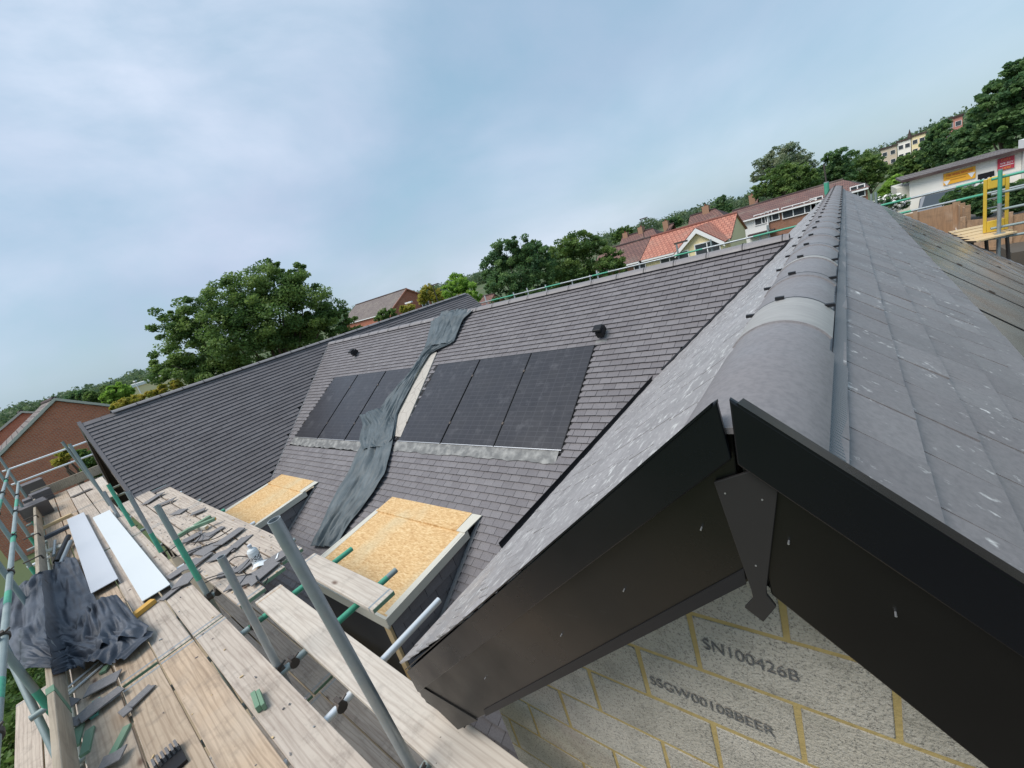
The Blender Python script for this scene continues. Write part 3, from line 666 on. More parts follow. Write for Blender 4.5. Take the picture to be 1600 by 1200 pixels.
# dormers
def dormer(x0, x1, name):
    zt, y0, y1 = -2.845, 1.47, 3.02; zf = -2.975
    mb = MB(); mb.slab([(x0, y0, zf), (x1, y0, zf), (x1, 2.72, -2.885), (x0, 2.72, -2.885)], (0, 0, .018))
    mb.slab([(x0 + .03, 2.70, -2.862), (x1 - .12, 2.70, -2.862), (x1 - .12, 3.02, -2.835), (x0 + .03, 3.02, -2.835)], (0, 0, .014))
    dk = hbuild(mb, 'dormer', M['osb'])
    mb = MB()
    mb.solid([(x1 + .002, y0 - .03, zf - .08), (x1 + .03, y0 - .03, zf - .08), (x1 + .03, 2.75, -2.965), (x1 + .002, 2.75, -2.965)], [(x1 + .002, y0 - .03, zf + .022), (x1 + .03, y0 - .03, zf + .022), (x1 + .03, 2.75, -2.862), (x1 + .002, 2.75, -2.862)])
    mb.solid([(x0 - .03, y0 - .03, zf - .08), (x0 - .002, y0 - .03, zf - .08), (x0 - .002, 2.75, -2.965), (x0 - .03, 2.75, -2.965)], [(x0 - .03, y0 - .03, zf + .022), (x0 - .002, y0 - .03, zf + .022), (x0 - .002, 2.75, -2.862), (x0 - .03, 2.75, -2.862)])
    mb.box(x0, x1, y0 - .03, y0 - .002, zf - .12, zf + .020); parts(mb, 'drip_edge', M['gfelt'], dk)
    mb = MB(); mb.slab([(x1 - .06, y0 + .02, zf + .0195), (x1, y0 + .02, zf + .0195), (x1, 2.70, -2.866), (x1 - .06, 2.70, -2.866)], (0, 0, .002))
    mb.slab([(x0, y0 + .02, zf + .0195), (x0 + .10, y0 + .02, zf + .0195), (x0 + .07, 2.70, -2.866), (x0, 2.70, -2.866)], (0, 0, .002))
    mb.slab([(x1 - .118, 2.70, -2.862), (x1 + .03, 2.70, -2.862), (x1 + .05, 3.02, -2.84), (x1 - .118, 3.02, -2.84)], (0, 0, .012)); parts(mb, 'edge_primer', M['gfelt'], dk)
    for xs, sgn in ((x1, 1), (x0, -1)):
        mb = MB(); mb.solid([(xs - .05 * sgn, y0 + .02, main_z(y0) - .1), (xs - .05 * sgn, 2.98, -2.95), (xs - .05 * sgn, 2.9, -2.9), (xs - .05 * sgn, y0 + .02, zf - .02)], [(xs - .022 * sgn, y0 + .02, main_z(y0) - .1), (xs - .022 * sgn, 2.98, -2.95), (xs - .022 * sgn, 2.9, -2.9), (xs - .022 * sgn, y0 + .02, zf - .02)])
        q = mb.build('cheek', M['under']); q.parent = dk
        rn_ = random.Random(int(xs * 10)); mb = MB(); z = zf - .06; row = 0
        while z > main_z(y0) - .08:
            y = y0 + .02 - (row % 2) * .12
            while y < 3.0:
                a, b2 = max(y, y0 + .02), y + .235
                if main_z(a) < z and b2 - a > .03:
                    h = xs - .020 * sgn; e = rn_.uniform(0, .004)
                    q4 = [(h + sgn * .001, a, z + .02), (h + sgn * .001, b2, z + .02), (h + sgn * (.014 + e), b2, z - .135), (h + sgn * (.014 + e), a, z - .135)]
                    if sgn < 0: q4 = q4[::-1]
                    mb.face(q4); mb.face([q4[3], q4[2], (h, b2, z - .135), (h, a, z - .135)] if sgn > 0 else [q4[0], q4[1], (h, b2, z - .135), (h, a, z - .135)])
                y += .24
            z -= .135; row += 1
        q = mb.build('cheek_tiles', M['tile']); q.parent = dk
    a = Vector((x1 + .012, 2.97, main_z(2.97) + .03)); b = Vector((x1 + .012, y0, main_z(y0) + .03)); mb = MB()
    mb.slab([a, b, b + Vector((.05, 0, -.01)), a + Vector((.05, 0, -.01))], (0, 0, .006)); q = mb.build('soaker_flashing', M['lead']); q.parent = dk
    mb = MB(); mb.box(x0 + .02, x1 - .03, y0 + .03, y0 + .09, main_z(y0) - .2, zf - .13); q = mb.build('window_opening', M['under']); q.parent = dk
    mb = MB(); mb.box(x1 - .14, x1 - .03, y0 - .01, y0 + .028, main_z(y0) - .2, zf - .121); mb.box(x0 + .02, x0 + .12, y0 - .01, y0 + .028, main_z(y0) - .2, zf - .121); parts(mb, 'corner_post', M['newwood'], dk)
    return dk
for a, b in DORM: dormer(a, b, 'dormer')

# ------------------------------------------------------------------ tarpaulin over the joint of the two roofs
def sheet(name, rows, ncol, m, seed, amp, lift, plane, fold_n=5, thick=.004):
    rnd = random.Random(seed); G = []
    nr = 0; rr = []
    for k in range(len(rows) - 1):     # interpolate rows
        n = 7
        for i in range(n):
            t_ = i / n; rr.append([tuple(rows[k][s_][c_] * (1 - t_) + rows[k + 1][s_][c_] * t_ for c_ in (0, 1)) for s_ in (0, 1)])
    rr.append([rows[-1][0], rows[-1][1]])
    from mathutils import noise as mn_
    for k, (l, r_) in enumerate(rr):
        row = []
        for i in range(ncol + 1):
            t_ = i / ncol; px, py = l[0] * (1 - t_) + r_[0] * t_, l[1] * (1 - t_) + r_[1] * t_
            p, n_ = plane(px, py)
            s_ = mn_.noise(Vector((t_ * fold_n + seed, k * .05, seed * 1.7))) + .5 * mn_.noise(Vector((t_ * fold_n * 2.4, k * .13 + 5, seed))) + .25 * mn_.noise(Vector((t_ * fold_n * 5, k * .3, 3 + seed)))
            ridge_ = 1 - abs(s_) * 1.6
            cr_ = (1 - abs(2 * mn_.noise(Vector((t_ * fold_n * 3.1 + k * .05, k * .10, seed + 9.))))) ** 2 * .12 + (1 - abs(2 * mn_.noise(Vector((t_ * fold_n * 5.3 - k * .1, k * .16, seed + 19.))))) ** 2 * .05
            h = lift + amp * cr_ + amp * .85 * max(0, ridge_) * (.45 + .55 * math.sin(math.pi * min(max(t_, .0), 1)))
            row.append(p + n_ * h)
        G.append(row)
    mb = MB(); W = ncol + 1
    for row in G: mb.v += [tuple(p) for p in row]
    for k in range(len(G) - 1):
        for i in range(ncol): mb.f.append((k * W + i, k * W + i + 1, (k + 1) * W + i + 1, (k + 1) * W + i)); mb.m.append(0)
    o = mb.build(name, m, None, True); s = o.modifiers.new('s', 'SOLIDIFY'); s.thickness = thick
    sb = o.modifiers.new('sub', 'SUBSURF'); sb.levels = 1; sb.render_levels = 1
    return o
nm_ = Vector((0, -MT, 1)).normalized()
def pm(px, py):
    p = on_main(px, py, .0)
    if p.y > MY + .05: p = at_y(px, py, MY + .05)
    return p, nm_
rows = [((694, 490), (743, 486)), ((688, 503), (728, 502)), ((673, 533), (712, 536)), ((658, 565), (675, 556)), ((638, 592), (660, 580)), ((608, 625), (646, 606)), ((592, 655), (624, 650)), ((572, 672), (620, 680)), ((566, 700), (615, 706)), ((548, 740), (606, 745)), ((524, 785), (582, 782)), ((506, 822), (552, 818)), ((491, 856), (528, 858))]
o = sheet('roof_tarpaulin', rows, 40, M['tarp'], 11, .12, .03, pm, 4)
tag(o, 'crumpled blue grey tarpaulin trailing down the roof between the two solar arrays', 'tarpaulin')
def bundle(px, py, w_, h_, seed):
    rows_ = [((px - w_ * .5, py - h_ * .5), (px + w_ * .5, py - h_ * .45)), ((px - w_ * .65, py), (px + w_ * .7, py)), ((px - w_ * .4, py + h_ * .5), (px + w_ * .5, py + h_ * .5))]
    return rows_
o2 = sheet('tarpaulin_fold', [((566, 652), (605, 640)), ((572, 668), (622, 662)), ((566, 690), (618, 688)), ((572, 706), (608, 702))], 30, M['tarp'], 23, .11, .04, pm, 3); o2.parent = o
o2 = sheet('tarpaulin_fold', [((676, 505), (728, 488)), ((670, 528), (722, 512)), ((666, 548), (708, 540))], 30, M['tarp'], 29, .12, .03, pm, 3); o2.parent = o
# exposed strip of battens and membrane beside the tarpaulin
def pbox(name, pts, h0, h1, m, parent=None, lab=None):
    mb = MB(); P = [on_main(*p) for p in pts]
    mb.solid([p + nm_ * h0 for p in P], [p + nm_ * h1 for p in P])
    return hbuild(mb, name, m) if parent is None else None
m = M['membrane'] = mat('old_render_strip', (.42, .39, .34), .9); t = NT(m)
vv = t.n('ShaderNodeTexVoronoi', {'Vector': t.coord(), 'Scale': 5.0}, feature='DISTANCE_TO_EDGE').outputs[0]
t.col(t.mix(t.mix((.46, .43, .38), (.36, .33, .30), t.noise(t.coord(), 6, 5)), (.2, .18, .16), t.rng(vv, 0, .03, .7, 0)))
pbox('party_wall_strip', [(612, 682), (628, 684), (664, 600), (684, 552), (666, 548), (640, 600)], .0, .035, M['membrane'])
pbox('insulation', [(634, 616), (640, 612), (672, 554), (664, 550)], .035, .06, mat('cream_insulation', (.7, .64, .5), .8))

# ------------------------------------------------------------------ scaffold
SK = .019
def dy(x): return SK * abs(x)
scf = empty('scaffold', (-6, 0, GZ)); tag(scf, 'tube scaffold with guard rails along the left side of the new house', 'scaffold')
def sbuild(mb, name, m, parent=None, smooth=False):
    o = mb.build(name, m, None, smooth)
    if parent is None: o.parent = scf; o.location = (6, 0, -GZ)
    else: o.parent = parent
    return o
TRD = .0245
def htube(p, q, r=TRD, n=18):
    p, q = Vector(p), Vector(q); mb = MB(); d_ = (q - p).normalized(); mb.tube(p, q, r, n, cap=False); mb.tube(p + d_ * .001, q - d_ * .001, r * .84, n, cap=False)
    a = d_.orthogonal().normalized(); b = d_.cross(a)
    for c in (p, q):
        for i in range(n):
            t0, t1 = 2 * math.pi * i / n, 2 * math.pi * (i + 1) / n
            mb.face([c + (a * math.cos(t0) + b * math.sin(t0)) * r, c + (a * math.cos(t1) + b * math.sin(t1)) * r, c + (a * math.cos(t1) + b * math.sin(t1)) * r * .84, c + (a * math.cos(t0) + b * math.sin(t0)) * r * .84])
    return mb
def band(p, q, parent, m=None, r=TRD + .0006):
    mb = MB(); mb.tube(p, q, r, 18, cap=False); o = mb.build('paint_band', m or M['green'], None, True); o.parent = parent
def coupler(c, parent, ax=(1, 0, 0), s_=1.0):
    mb = MB(); ax = Vector(ax).normalized(); mb.tube(Vector(c) - ax * .028, Vector(c) + ax * .028, .036 * s_, 10); mb.obox(Vector(c) + Vector((0, 0, .036)), (1, 0, 0), (0, 1, 0), (0, 0, 1), .03, .012, .012); mb.tube(Vector(c) + Vector((.02, 0, .03)), Vector(c) + Vector((.02, .05, .05)), .007, 6)
    o = mb.build('coupler', M['rust'], None, True); o.parent = parent
# standards on the inside line: (top pixel, base pixel), plumb
def standard(top, base, m='galv', bands=(), zt=-2.1):
    b = at_z(*base, zt); v = ray(*top); k = math.hypot(b.x, b.y); t_ = v * ((b.y) / v.y)
    t_ = v * (((b.x * v.x + b.y * v.y + 0) / (v.x ** 2 + v.y ** 2)))
    d_ = (t_ - b).normalized(); bot = b - d_ * ((b.z - GZ) / d_.z)
    o = sbuild(htube(bot, t_), 'standard', M[m], smooth=True)
    for a, c in bands: band(b + d_ * a, b + d_ * c, o)
    coupler(b + Vector((0, 0, -.06)), o, (0, 1, 0)); return b, t_
standard((428, 812), (648, 1206))
standard((345, 870), (432, 1037))
standard((245, 790), (322, 925), 'galv_worn', ((.15, .62),))
standard((199, 768), (252, 862), 'galv', ((-.0, .28),))
standard((169, 757), (208, 822), 'galv_worn', ((.0, .75),))
for top, base in (((108, 694), (172, 790)), ((97, 690), (160, 772))): standard(top, base, 'galv_worn', zt=-2.1)
standard((162, 768), (186, 808), 'galv')
# outside standards
for i, (x, zt) in enumerate(((-3.0, -.4), (-5.0, -.75), (-7.0, -.8), (-9.0, -.9), (-11.2, -.8), (-13.4, -.85), (-15.9, -.55))):
    y = -.76 + dy(x); o = sbuild(htube((x, y, GZ), (x, y, zt - (.5 if i in (1,) else 0))), 'standard', M['galv_worn'], smooth=True); band((x, y, -2.6), (x, y, -2.0), o)
# guard rails
for z, y0, bnds in ((-1.16, -.74, ((-3.0, -3.35), (-6.1, -6.6), (-9.5, -10.4), (-12.9, -13.6))), (-1.53, -.735, ((-2.62, -3.1), (-4.0, -4.3), (-5.9, -6.3), (-8.6, -9.3), (-11.8, -12.8)))):
    xa, xb = -1.5, -16.1
    o = sbuild(htube((xa, y0 + dy(xa), z), (xb, y0 + dy(xb), z)), 'guard_rail', M['galv_worn'], smooth=True)
    for a, b in bnds: band((a, y0 + dy(a), z), (b, y0 + dy(b), z), o)
    for x in (-3.6, -5.1, -7.05, -9.05, -11.2, -13.4): coupler((x, y0 + dy(x), z), o)
# end rails across the far end
for z in (-1.16, -1.53): sbuild(htube((-16.0, -.55, z), (-15.7, 3.2, z)), 'guard_rail', M['galv_bright'], smooth=True)
# ledgers below the deck
for y0 in (-.66,): sbuild(htube((-1.0, y0 + dy(-1), -2.24), (-16.2, y0 + dy(-16.2), -2.24)), 'ledger', M['galv_worn'], smooth=True)
for i, x in enumerate((-1.75, -2.52, -3.20, -4.0, -5.0, -6.2, -7.4, -8.6, -9.8, -11.0, -12.2, -13.4, -14.6, -15.8)):
    y1 = 1.36 if x < -2 else .9
    o = sbuild(htube((x, -.86 + dy(x), -2.172), (x, y1 + (0.1 if i == 2 else 0), -2.172)), 'transom', M['galv_bright' if i in (1, 5, 8) else 'galv_worn'], smooth=True)
    if i in (2, 3, 6): band((x, .62, -2.172), (x, y1, -2.172), o)
    coupler((x, .46 + dy(x), -2.172), o, (1, 0, 0), .95)
sbuild(htube((-4.0, .5, -2.172), (-4.0, 1.5, -2.172)), 'transom', M['green'], smooth=True)
# diagonal brace outside
sbuild(htube((-3.3, -.83, -4.2), (-6.2, -.70, -1.1)), 'brace', M['galv_worn'], smooth=True)
# lower lift: ledgers and boards
for y0 in (-.7, .5): sbuild(htube((-1, y0, -3.69), (-16, y0 + .3, -3.69)), 'ledger', M['galv_worn'], smooth=True)
# toe boards
def toe(p, q, h, th, m, name='toe_board'):
    p, q = Vector(p), Vector(q); mb = MB(); d_ = (q - p).normalized(); n_ = Vector((-d_.y, d_.x, 0))
    mb.obox((p + q) / 2 + Vector((0, 0, h / 2)), d_, n_, (0, 0, 1), (q - p).length / 2, th / 2, h / 2); o = sbuild(mb, name, m); bevel(o, .004, 1); return o
TY = -.625
o = toe((-1.3, TY + dy(1.3) + .0, -2.06), (-5.35, TY + dy(5.35), -2.06), .225, .038, M['toe'])
mb = MB(); mb.box(-4.50, -4.40, TY + dy(4.4) - .0215, TY + dy(4.4) + .0215, -2.055, -1.832); q = mb.build('paint_band', M['gpaint']); q.parent = o
for x in (-5.3,):
    mb = MB(); mb.box(x - .03, x + .02, TY + dy(x) - .10, TY + dy(x) + .035, -1.85, -1.825); mb.tube((x - .005, TY + dy(x) + .03, -2.0), (x - .005, TY + dy(x) + .03, -1.82), .01, 8); q = mb.build('toe_board_clip', M['galv']); q.parent = o
o = toe((-6.9, TY - .02 + dy(6.9), -2.06), (-14.3, TY + .02 + dy(14.3), -2.06), .225, .038, M['toe'])
for x in (-7.3, -8.6, -10.2, -12.0):
    mb = MB(); mb.tube((x, TY + dy(x) - .14, -1.83), (x, TY + dy(x) + .03, -1.83), .010, 8); mb.tube((x, TY + dy(x) + .03, -1.83), (x, TY + dy(x) + .035, -1.89), .010, 8); q = mb.build('toe_board_clip', M['rust']); q.parent = o
toe((-15.7, -.35, -2.06), (-15.7, 1.25, -2.06), .24, .038, M['toe'])
# scaffold boards, each a loose plank
def plank(c0, c1, width, z, m, label, grp=None, th=.038, tilt=0, ends='green', name='scaffold_board', z2=None):
    a, b = Vector((c0[0], c0[1], z)), Vector((c1[0], c1[1], z if z2 is None else z2)); mid = (a + b) / 2; L_ = (b - a).length
    d_ = b - a; rz = math.atan2(d_.y, d_.x); ry = -math.asin(d_.z / L_)
    mb = MB(); mb.box(-L_ / 2, L_ / 2, -width / 2, width / 2, -th, 0); o = mb.build(name, m); o.location = mid; o.rotation_euler = (tilt, ry, rz); bevel(o, .004, 2)
    tag(o, label, 'plank', grp)
    for s_ in (-1, 1):
        mb = MB(); mb.box(s_ * (L_ / 2 + .0012) - .0012, s_ * (L_ / 2 + .0012) + .0012, -width / 2 + .006, width / 2 - .006, -th + .003, -.003); q = mb.build('painted_end', M['gpaint' if ends == 'green' else 'rust']); q.parent = o
        mb = MB(); mb.box(s_ * (L_ / 2 - .05) - .009, s_ * (L_ / 2 - .05) + .009, -width / 2 - .0008, width / 2 + .0008, -th - .0008, .0008); q = mb.build('end_band', M['galv' if ends == 'green' else 'board']); q.parent = o
    return o
GB = 'scaffold boards of the main walkway'
edges_y = [-.475, -.235, .0035, .242]
names_ = ['line beside the toe board', 'second line from toe board', 'third line from toe board', 'line beside the steel posts']
segs = [(-.5, -4.33, 'nearest length'), (-4.36, -8.25, 'length past the green butt joint'), (-8.28, -12.15, 'length beyond the white strips'), (-12.18, -15.6, 'last length at far end')]
rnd = random.Random(8)
for i, yc in enumerate(edges_y):
    for k, (xa, xb, wd) in enumerate(segs):
        j = rnd.uniform(-.004, .004); sx_ = rnd.uniform(-.02, .02) if k else 0
        plank((xa + sx_, yc + dy(xa) + j), (xb + sx_, yc + dy(xb) + j), .225, -2.10 + rnd.uniform(-.003, .003), M['board' if (i in (0, 1) or k == 0 and i == 2) else 'board_dusty'], 'walkway board, ' + names_[i] + ', ' + wd, GB)
# inner platform with the broken slates
for i, yc in enumerate((.66, .90, 1.14)):
    plank((-4.28 - .12 * i, yc + .005), (-8.15, yc + .03), .225, -2.09, M['board_dusty'], ['inner platform board nearest the steel posts, under broken slates', 'middle board of the inner platform, under broken slates', 'inner platform board beside the dormers, under broken slates'][i], 'boards of the inner platform')
    if i < 2 or True: plank((-8.2, yc + .03), (-10.9 + .5 * (i == 2), yc + .07), .225, -2.105, M['board_dusty'], ['far inner platform board next to the posts', 'far inner platform board in the middle', 'far inner platform board against the wing roof'][i], 'boards of the inner platform')
plank((-12.0, .62), (-15.4, .75), .225, -2.1, M['board_pale'], 'pale board lying under the wing verge at the far end')
a = at_z(492, 886, -2.05); b = at_z(588, 948, -2.05)
plank((b.x, a.y - .0), (a.x - .25, a.y + .02), .20, -2.05, M['board_pale'], 'short worn board with green end resting across the big dormer edge')
a0, a1 = at_z(397, 938, -2.12), at_z(440, 916, -2.12); b0, b1 = at_z(655, 1200, -2.12), at_z(790, 1200, -2.12)
ca = (a0 + a1) / 2; dirv = Vector((1, -.035, 0)).normalized()
plank((ca.x, ca.y), (ca.x + 3.4, ca.y - .13), .228, -2.115, M['board_pale'], 'lone pale board between the posts and the black bargeboard', ends='plain')
# lower lift boards
for i in range(8):
    if i > 4:
        for xa, xb, wd in ((-1.0, -4.6, 'near'), (-4.65, -8.5, 'far')): plank((xa, -.55 + .24 * i), (xb, -.5 + .24 * i), .225, -3.62, M['board_dusty'], wd + ' lower lift board under the inner gap, ' + ['farthest from', 'between the others by', 'closest to'][i - 5] + ' the house wall', 'boards of the lower lift')
        continue
    plank((-1.2, -.55 + .24 * i), (-5.1, -.5 + .24 * i), .225, -3.62, M['board_dusty'], 'lower lift board seen in the gap below the walkway, line %s from the house' % ['fifth', 'fourth', 'third', 'second', 'first'][i], 'boards of the lower lift')
    plank((-5.15, -1.35 + .24 * i), (-9.0, -1.28 + .24 * i), .225, -3.62, M['board_dusty'], 'far lower lift board outside the toe board, line %s from the rail' % ['first', 'second', 'third', 'fourth', 'fifth'][i], 'boards of the lower lift')

# ------------------------------------------------------------------ loose things on the boards
def thing_from(mb, name, m, label, cat, group=None, bev=0, smooth=False):
    xs = [v[0] for v in mb.v]; ys = [v[1] for v in mb.v]; zs = [v[2] for v in mb.v]
    loc = (sum(xs) / len(xs), sum(ys) / len(ys), min(zs)); o = mb.build(name, m, None, smooth, loc); tag(o, label, cat, group)
    if bev: bevel(o, bev)
    return o
def long_box(name, pts, z, h, m, label, cat, group=None, bev=.003):   # four photo corners on the plane z
    P = [at_z(px, py, z) for px, py in pts]; mb = MB(); mb.solid([p - Vector((0, 0, h)) for p in P], P); return thing_from(mb, name, m, label, cat, group, bev)
def white_strip(pts, m, label):
    P = [at_z(px, py, -2.03) for px, py in pts]; a = (P[0] + P[1]) / 2; b = (P[2] + P[3]) / 2
    d_ = (b - a).normalized(); n_ = Vector((-d_.y, d_.x, 0)); L_ = (b - a).length; W_ = .118
    root = empty('fascia_board', (a + b) / 2 - Vector((0, 0, .065))); tag(root, label, 'fascia board')
    mb = MB(); mb.obox((0, 0, .060), d_, n_, (0, 0, 1), L_ / 2, W_, .005); q = mb.build('face', m); q.parent = root; bevel(q, .003, 2)
    for s_ in (-1, 1):
        mb = MB(); mb.obox(n_ * (s_ * (W_ - .004)) + Vector((0, 0, .0275)), d_, n_, (0, 0, 1), L_ / 2, .004, .0275); q = mb.build('edge', m if s_ > 0 else M['white2']); q.parent = root
    return root
white_strip([(105, 812), (130, 800), (182, 908), (145, 922)], M['white2'], 'dusty white plastic fascia length on the walkway, the left of two')
white_strip([(148, 805), (168, 800), (262, 912), (226, 940)], M['white'], 'clean bright white fascia length on the walkway, the right of two')
rnd = random.Random(31)
def slate(px, py, L_, W_, rot, z, label, group=None, m=None, tilt=(0, 0), n=5, th=.011):
    c = at_z(px, py, z); mb = MB(); pts = []
    k = [(-1, -1), (1, -1), (1, 1), (-1, 1)]
    q = [(a * L_ / 2 * rnd.uniform(.8, 1.0), b * W_ / 2 * rnd.uniform(.75, 1.0)) for a, b in k]
    i = rnd.randrange(4); p1, p2 = q[i], q[(i + 1) % 4]
    q.insert(i + 1, ((p1[0] + p2[0]) / 2 * rnd.uniform(.75, 1.15), (p1[1] + p2[1]) / 2 * rnd.uniform(.75, 1.15)))
    mb.solid([(x, y, 0) for x, y in q], [(x, y, th) for x, y in q])
    o = mb.build('broken_slate', m or M['slate']); o.location = c; o.rotation_euler = (tilt[0], tilt[1], R(rot)); bevel(o, .0015)
    tag(o, label, 'slate', group); return o
GS = 'broken slates on the inner platform'
SL = [(240, 779, .42, .2, 120, 'dark slate on the far inner boards, upper of two crossed pieces'), (259, 785, .34, .14, 60, 'dark slate on the far inner boards, lower of two crossed pieces'),
      (301, 840, .24, .16, 80, 'small round-cornered slate left of the green offcuts'), (322, 839, .26, .18, 30, 'pale slate between the black strips and green offcuts'),
      (336, 831, .22, .12, 100, 'narrow dark slate touching the green offcuts'), (360, 838, .36, .17, 110, 'long dark slate, upper of the big overlapping pair'),
      (372, 851, .34, .17, 120, 'long dark pointed slate, lower of the big overlapping pair'), (326, 858, .3, .24, 10, 'broad pale slate under the black strips'),
      (312, 877, .30, .09, 115, 'thin slate sliver in front of the tallest green post'), (288, 888, .36, .16, 100, 'slate hanging over the gap beside the posts'),
      (383, 883, .26, .15, 105, 'dark slate left of the white bottle'), (407, 897, .34, .2, 110, 'pale ribbed slate near the green board end'),
      (387, 906, .24, .18, 60, 'dark rounded slate next to the pale ribbed one'), (290, 906, .26, .2, 140, 'slate on the boards at the foot of the second post'),
      (430, 874, .22, .18, 80, 'slate just behind the big galvanised post'), (355, 895, .2, .12, 60, 'small slate behind the short grey post'),
      (345, 868, .24, .17, 35, 'square grey slate in the middle of the black strips'), (300, 862, .22, .12, 75, 'narrow slate just right of the tallest green post'), (280, 800, .28, .16, 20, 'pale slate between the far crossed pieces and green timber'), (368, 912, .2, .14, 130, 'slate fragment beside the lone pale board end'), (310, 800, .2, .13, 60, 'small slate near the platform edge above the green timber')]
for i, (px, py, a, b, r_, lab) in enumerate(SL): slate(px, py, a, b, r_, -2.078 + .008 * (i % 3), lab, GS, tilt=(rnd.uniform(-.05, .05), rnd.uniform(-.05, .05)))
LL = [(103, 1103, .17, .12, 20, 'dark slate corner leaning on the toe board'), (162, 1068, .22, .17, 70, 'grey slate under the front fold of the sheet'),
      (158, 1101, .26, .12, 100, 'slate with a pointed end lying over the turquoise offcut'), (216, 1093, .22, .09, 118, 'rectangular slate cut with white dust on one end'),
      (135, 1112, .2, .09, 110, 'thin dark slate under the pointed one'), (176, 1186, .14, .11, 60, 'dark slate at the bottom edge beside the green battens'),
      (273, 922, .26, .12, 105, 'slate resting between the white strip and the posts'), (118, 1128, .16, .10, 40, 'thin slate chip on top of the paired green battens'), (196, 1112, .10, .06, 10, 'very small slate chip right of the pointed slate')]
for i, (px, py, a, b, r_, lab) in enumerate(LL): slate(px, py, a, b, r_, -2.085 + .012 * (i % 3), lab, 'broken slates on the walkway', tilt=(rnd.uniform(-.06, .06), rnd.uniform(-.06, .06)))
def stick(px, py, L_, W_, H_, rot, z, m, label, cat='offcut', name='timber_offcut', group=None, endm=None):
    c = at_z(px, py, z); mb = MB(); mb.box(-L_ / 2, L_ / 2, -W_ / 2, W_ / 2, 0, H_); o = mb.build(name, m); o.location = c; o.rotation_euler = (0, 0, R(rot)); bevel(o, .002); tag(o, label, cat, group)
    mb = MB(); mb.box(L_ / 2, L_ / 2 + .001, -W_ / 2 + .002, W_ / 2 - .002, .002, H_ - .002); q = mb.build('cut_end', endm or M['newwood']); q.parent = o; return o
Z0 = -2.098
stick(222, 957, .24, .075, .045, 112, Z0, M['yellow'], 'yellow timber block beside the bright white fascia strip', endm=M['yellow'])
stick(187, 978, .05, .05, .02, 40, Z0, M['yellow'], 'tiny yellow offcut at the edge of the sheet', endm=M['yellow'])
stick(403, 1100, .16, .028, .045, 170, Z0, M['gpaint'], 'green painted block on the inner walkway board, left of a pair', endm=M['yellow'])
stick(411, 1097, .16, .022, .045, 170, Z0, M['gpaint'], 'green painted block on the inner walkway board, right of a pair', endm=M['yellow'])
stick(122, 1152, .22, .05, .02, 168, Z0, M['gpaint'], 'green batten against the toe board, left of a pair', endm=M['rust'])
stick(138, 1160, .24, .05, .02, 168, Z0, M['gpaint'], 'green batten against the toe board, right of a pair', endm=M['rust'])
stick(186, 1165, .26, .045, .022, 150, Z0, M['gpaint'], 'green batten alone near the bottom edge of view', endm=M['rust'])
M['turq'] = mat('turquoise_paint', (.14, .42, .36), .6)
stick(150, 1108, .2, .045, .02, 170, Z0, M['turq'], 'turquoise offcut beneath the pointed slate')
stick(165, 1047, .08, .045, .02, 150, Z0, M['gpaint'], 'small dark green offcut by the fold of the sheet')
stick(183, 1081, .06, .03, .02, 150, Z0, M['gpaint'], 'tiny dark green offcut left of the dusty cut slate')
stick(305, 824, .42, .06, .04, 100, -2.085, M['gpaint'], 'long dark green timber on the inner platform')
stick(312, 826, .36, .05, .04, 15, -2.07, M['gfelt'], 'pale green offcut, lowest of the crossed bundle')
stick(317, 821, .32, .05, .04, 60, -2.03, M['gpaint'], 'pale green offcut, topmost of the crossed bundle', endm=M['yellow'])
stick(86, 818, .5, .1, .05, 100, Z0, M['newwood'], 'orange brown timber in front of the stacked tiles')
stick(128, 771, .35, .22, .02, 100, Z0, M['rust'], 'dark scrap lying on the far walkway boards', 'scrap', 'scrap')
# silver profile strips by the toe board
for i, (px, py) in enumerate(((122, 1062), (128, 1068))):
    stick(px, py, .30, .018, .012, 116, Z0 + .004, M['white'] if i else M['galv_bright'], 'bright metal trim length by the toe board, %s of two' % ('nearer' if i else 'farther'), 'trim', 'metal_trim')
# ridged plastic comb strip at the bottom edge
root = empty('tile_comb', at_z(262, 1188, Z0)); tag(root, 'dark ridged plastic comb strip at the bottom edge of the walkway', 'plastic strip')
mb = MB(); mb.obox((0.06, .02, .01), (1, 0, 0), (0, 1, 0), (0, 0, 1), .09, .05, .01); q = mb.build('base', M['gutter']); q.parent = root
for i in range(6):
    mb = MB(); mb.box(-.045, .03, -.055 + i * .022, -.043 + i * .022, .0, .05); q = mb.build('tooth', M['slate']); q.parent = root
# white bottle with label and a sheet of paper
c = at_z(404, 880, -2.08); root = empty('bottle', c); tag(root, 'white plastic bottle with a black and white label among the slates', 'bottle')
mb = MB()
prof = [(0, .045), (.01, .05), (.15, .05), (.17, .04), (.185, .018), (.20, .017)]
for (h0, r0), (h1, r1) in zip(prof, prof[1:]): mb.tube((0, 0, h0), (0, 0, h1), r0, 16, r2=r1)
q = mb.build('body', M['white'], None, True); q.parent = root
mb = MB(); mb.tube((0, 0, .2), (0, 0, .225), .019, 12); q = mb.build('cap', M['white2']); q.parent = root
mb = MB(); mb.tube((0, 0, .05), (0, 0, .11), .0505, 16, cap=False); lm = mat('bottle_label', (.05, .05, .05), .6); tt = NT(lm)
tt.col(tt.mix((.03, .03, .03), (.7, .7, .7), tt.rng(tt.noise(tt.coord(scale=(1, 1, 2)), 60, 1), .5, .52, 0, 1))); q = mb.build('label', lm, None, True); q.parent = root
c = at_z(416, 879, -2.066); mb = MB(); n = 8
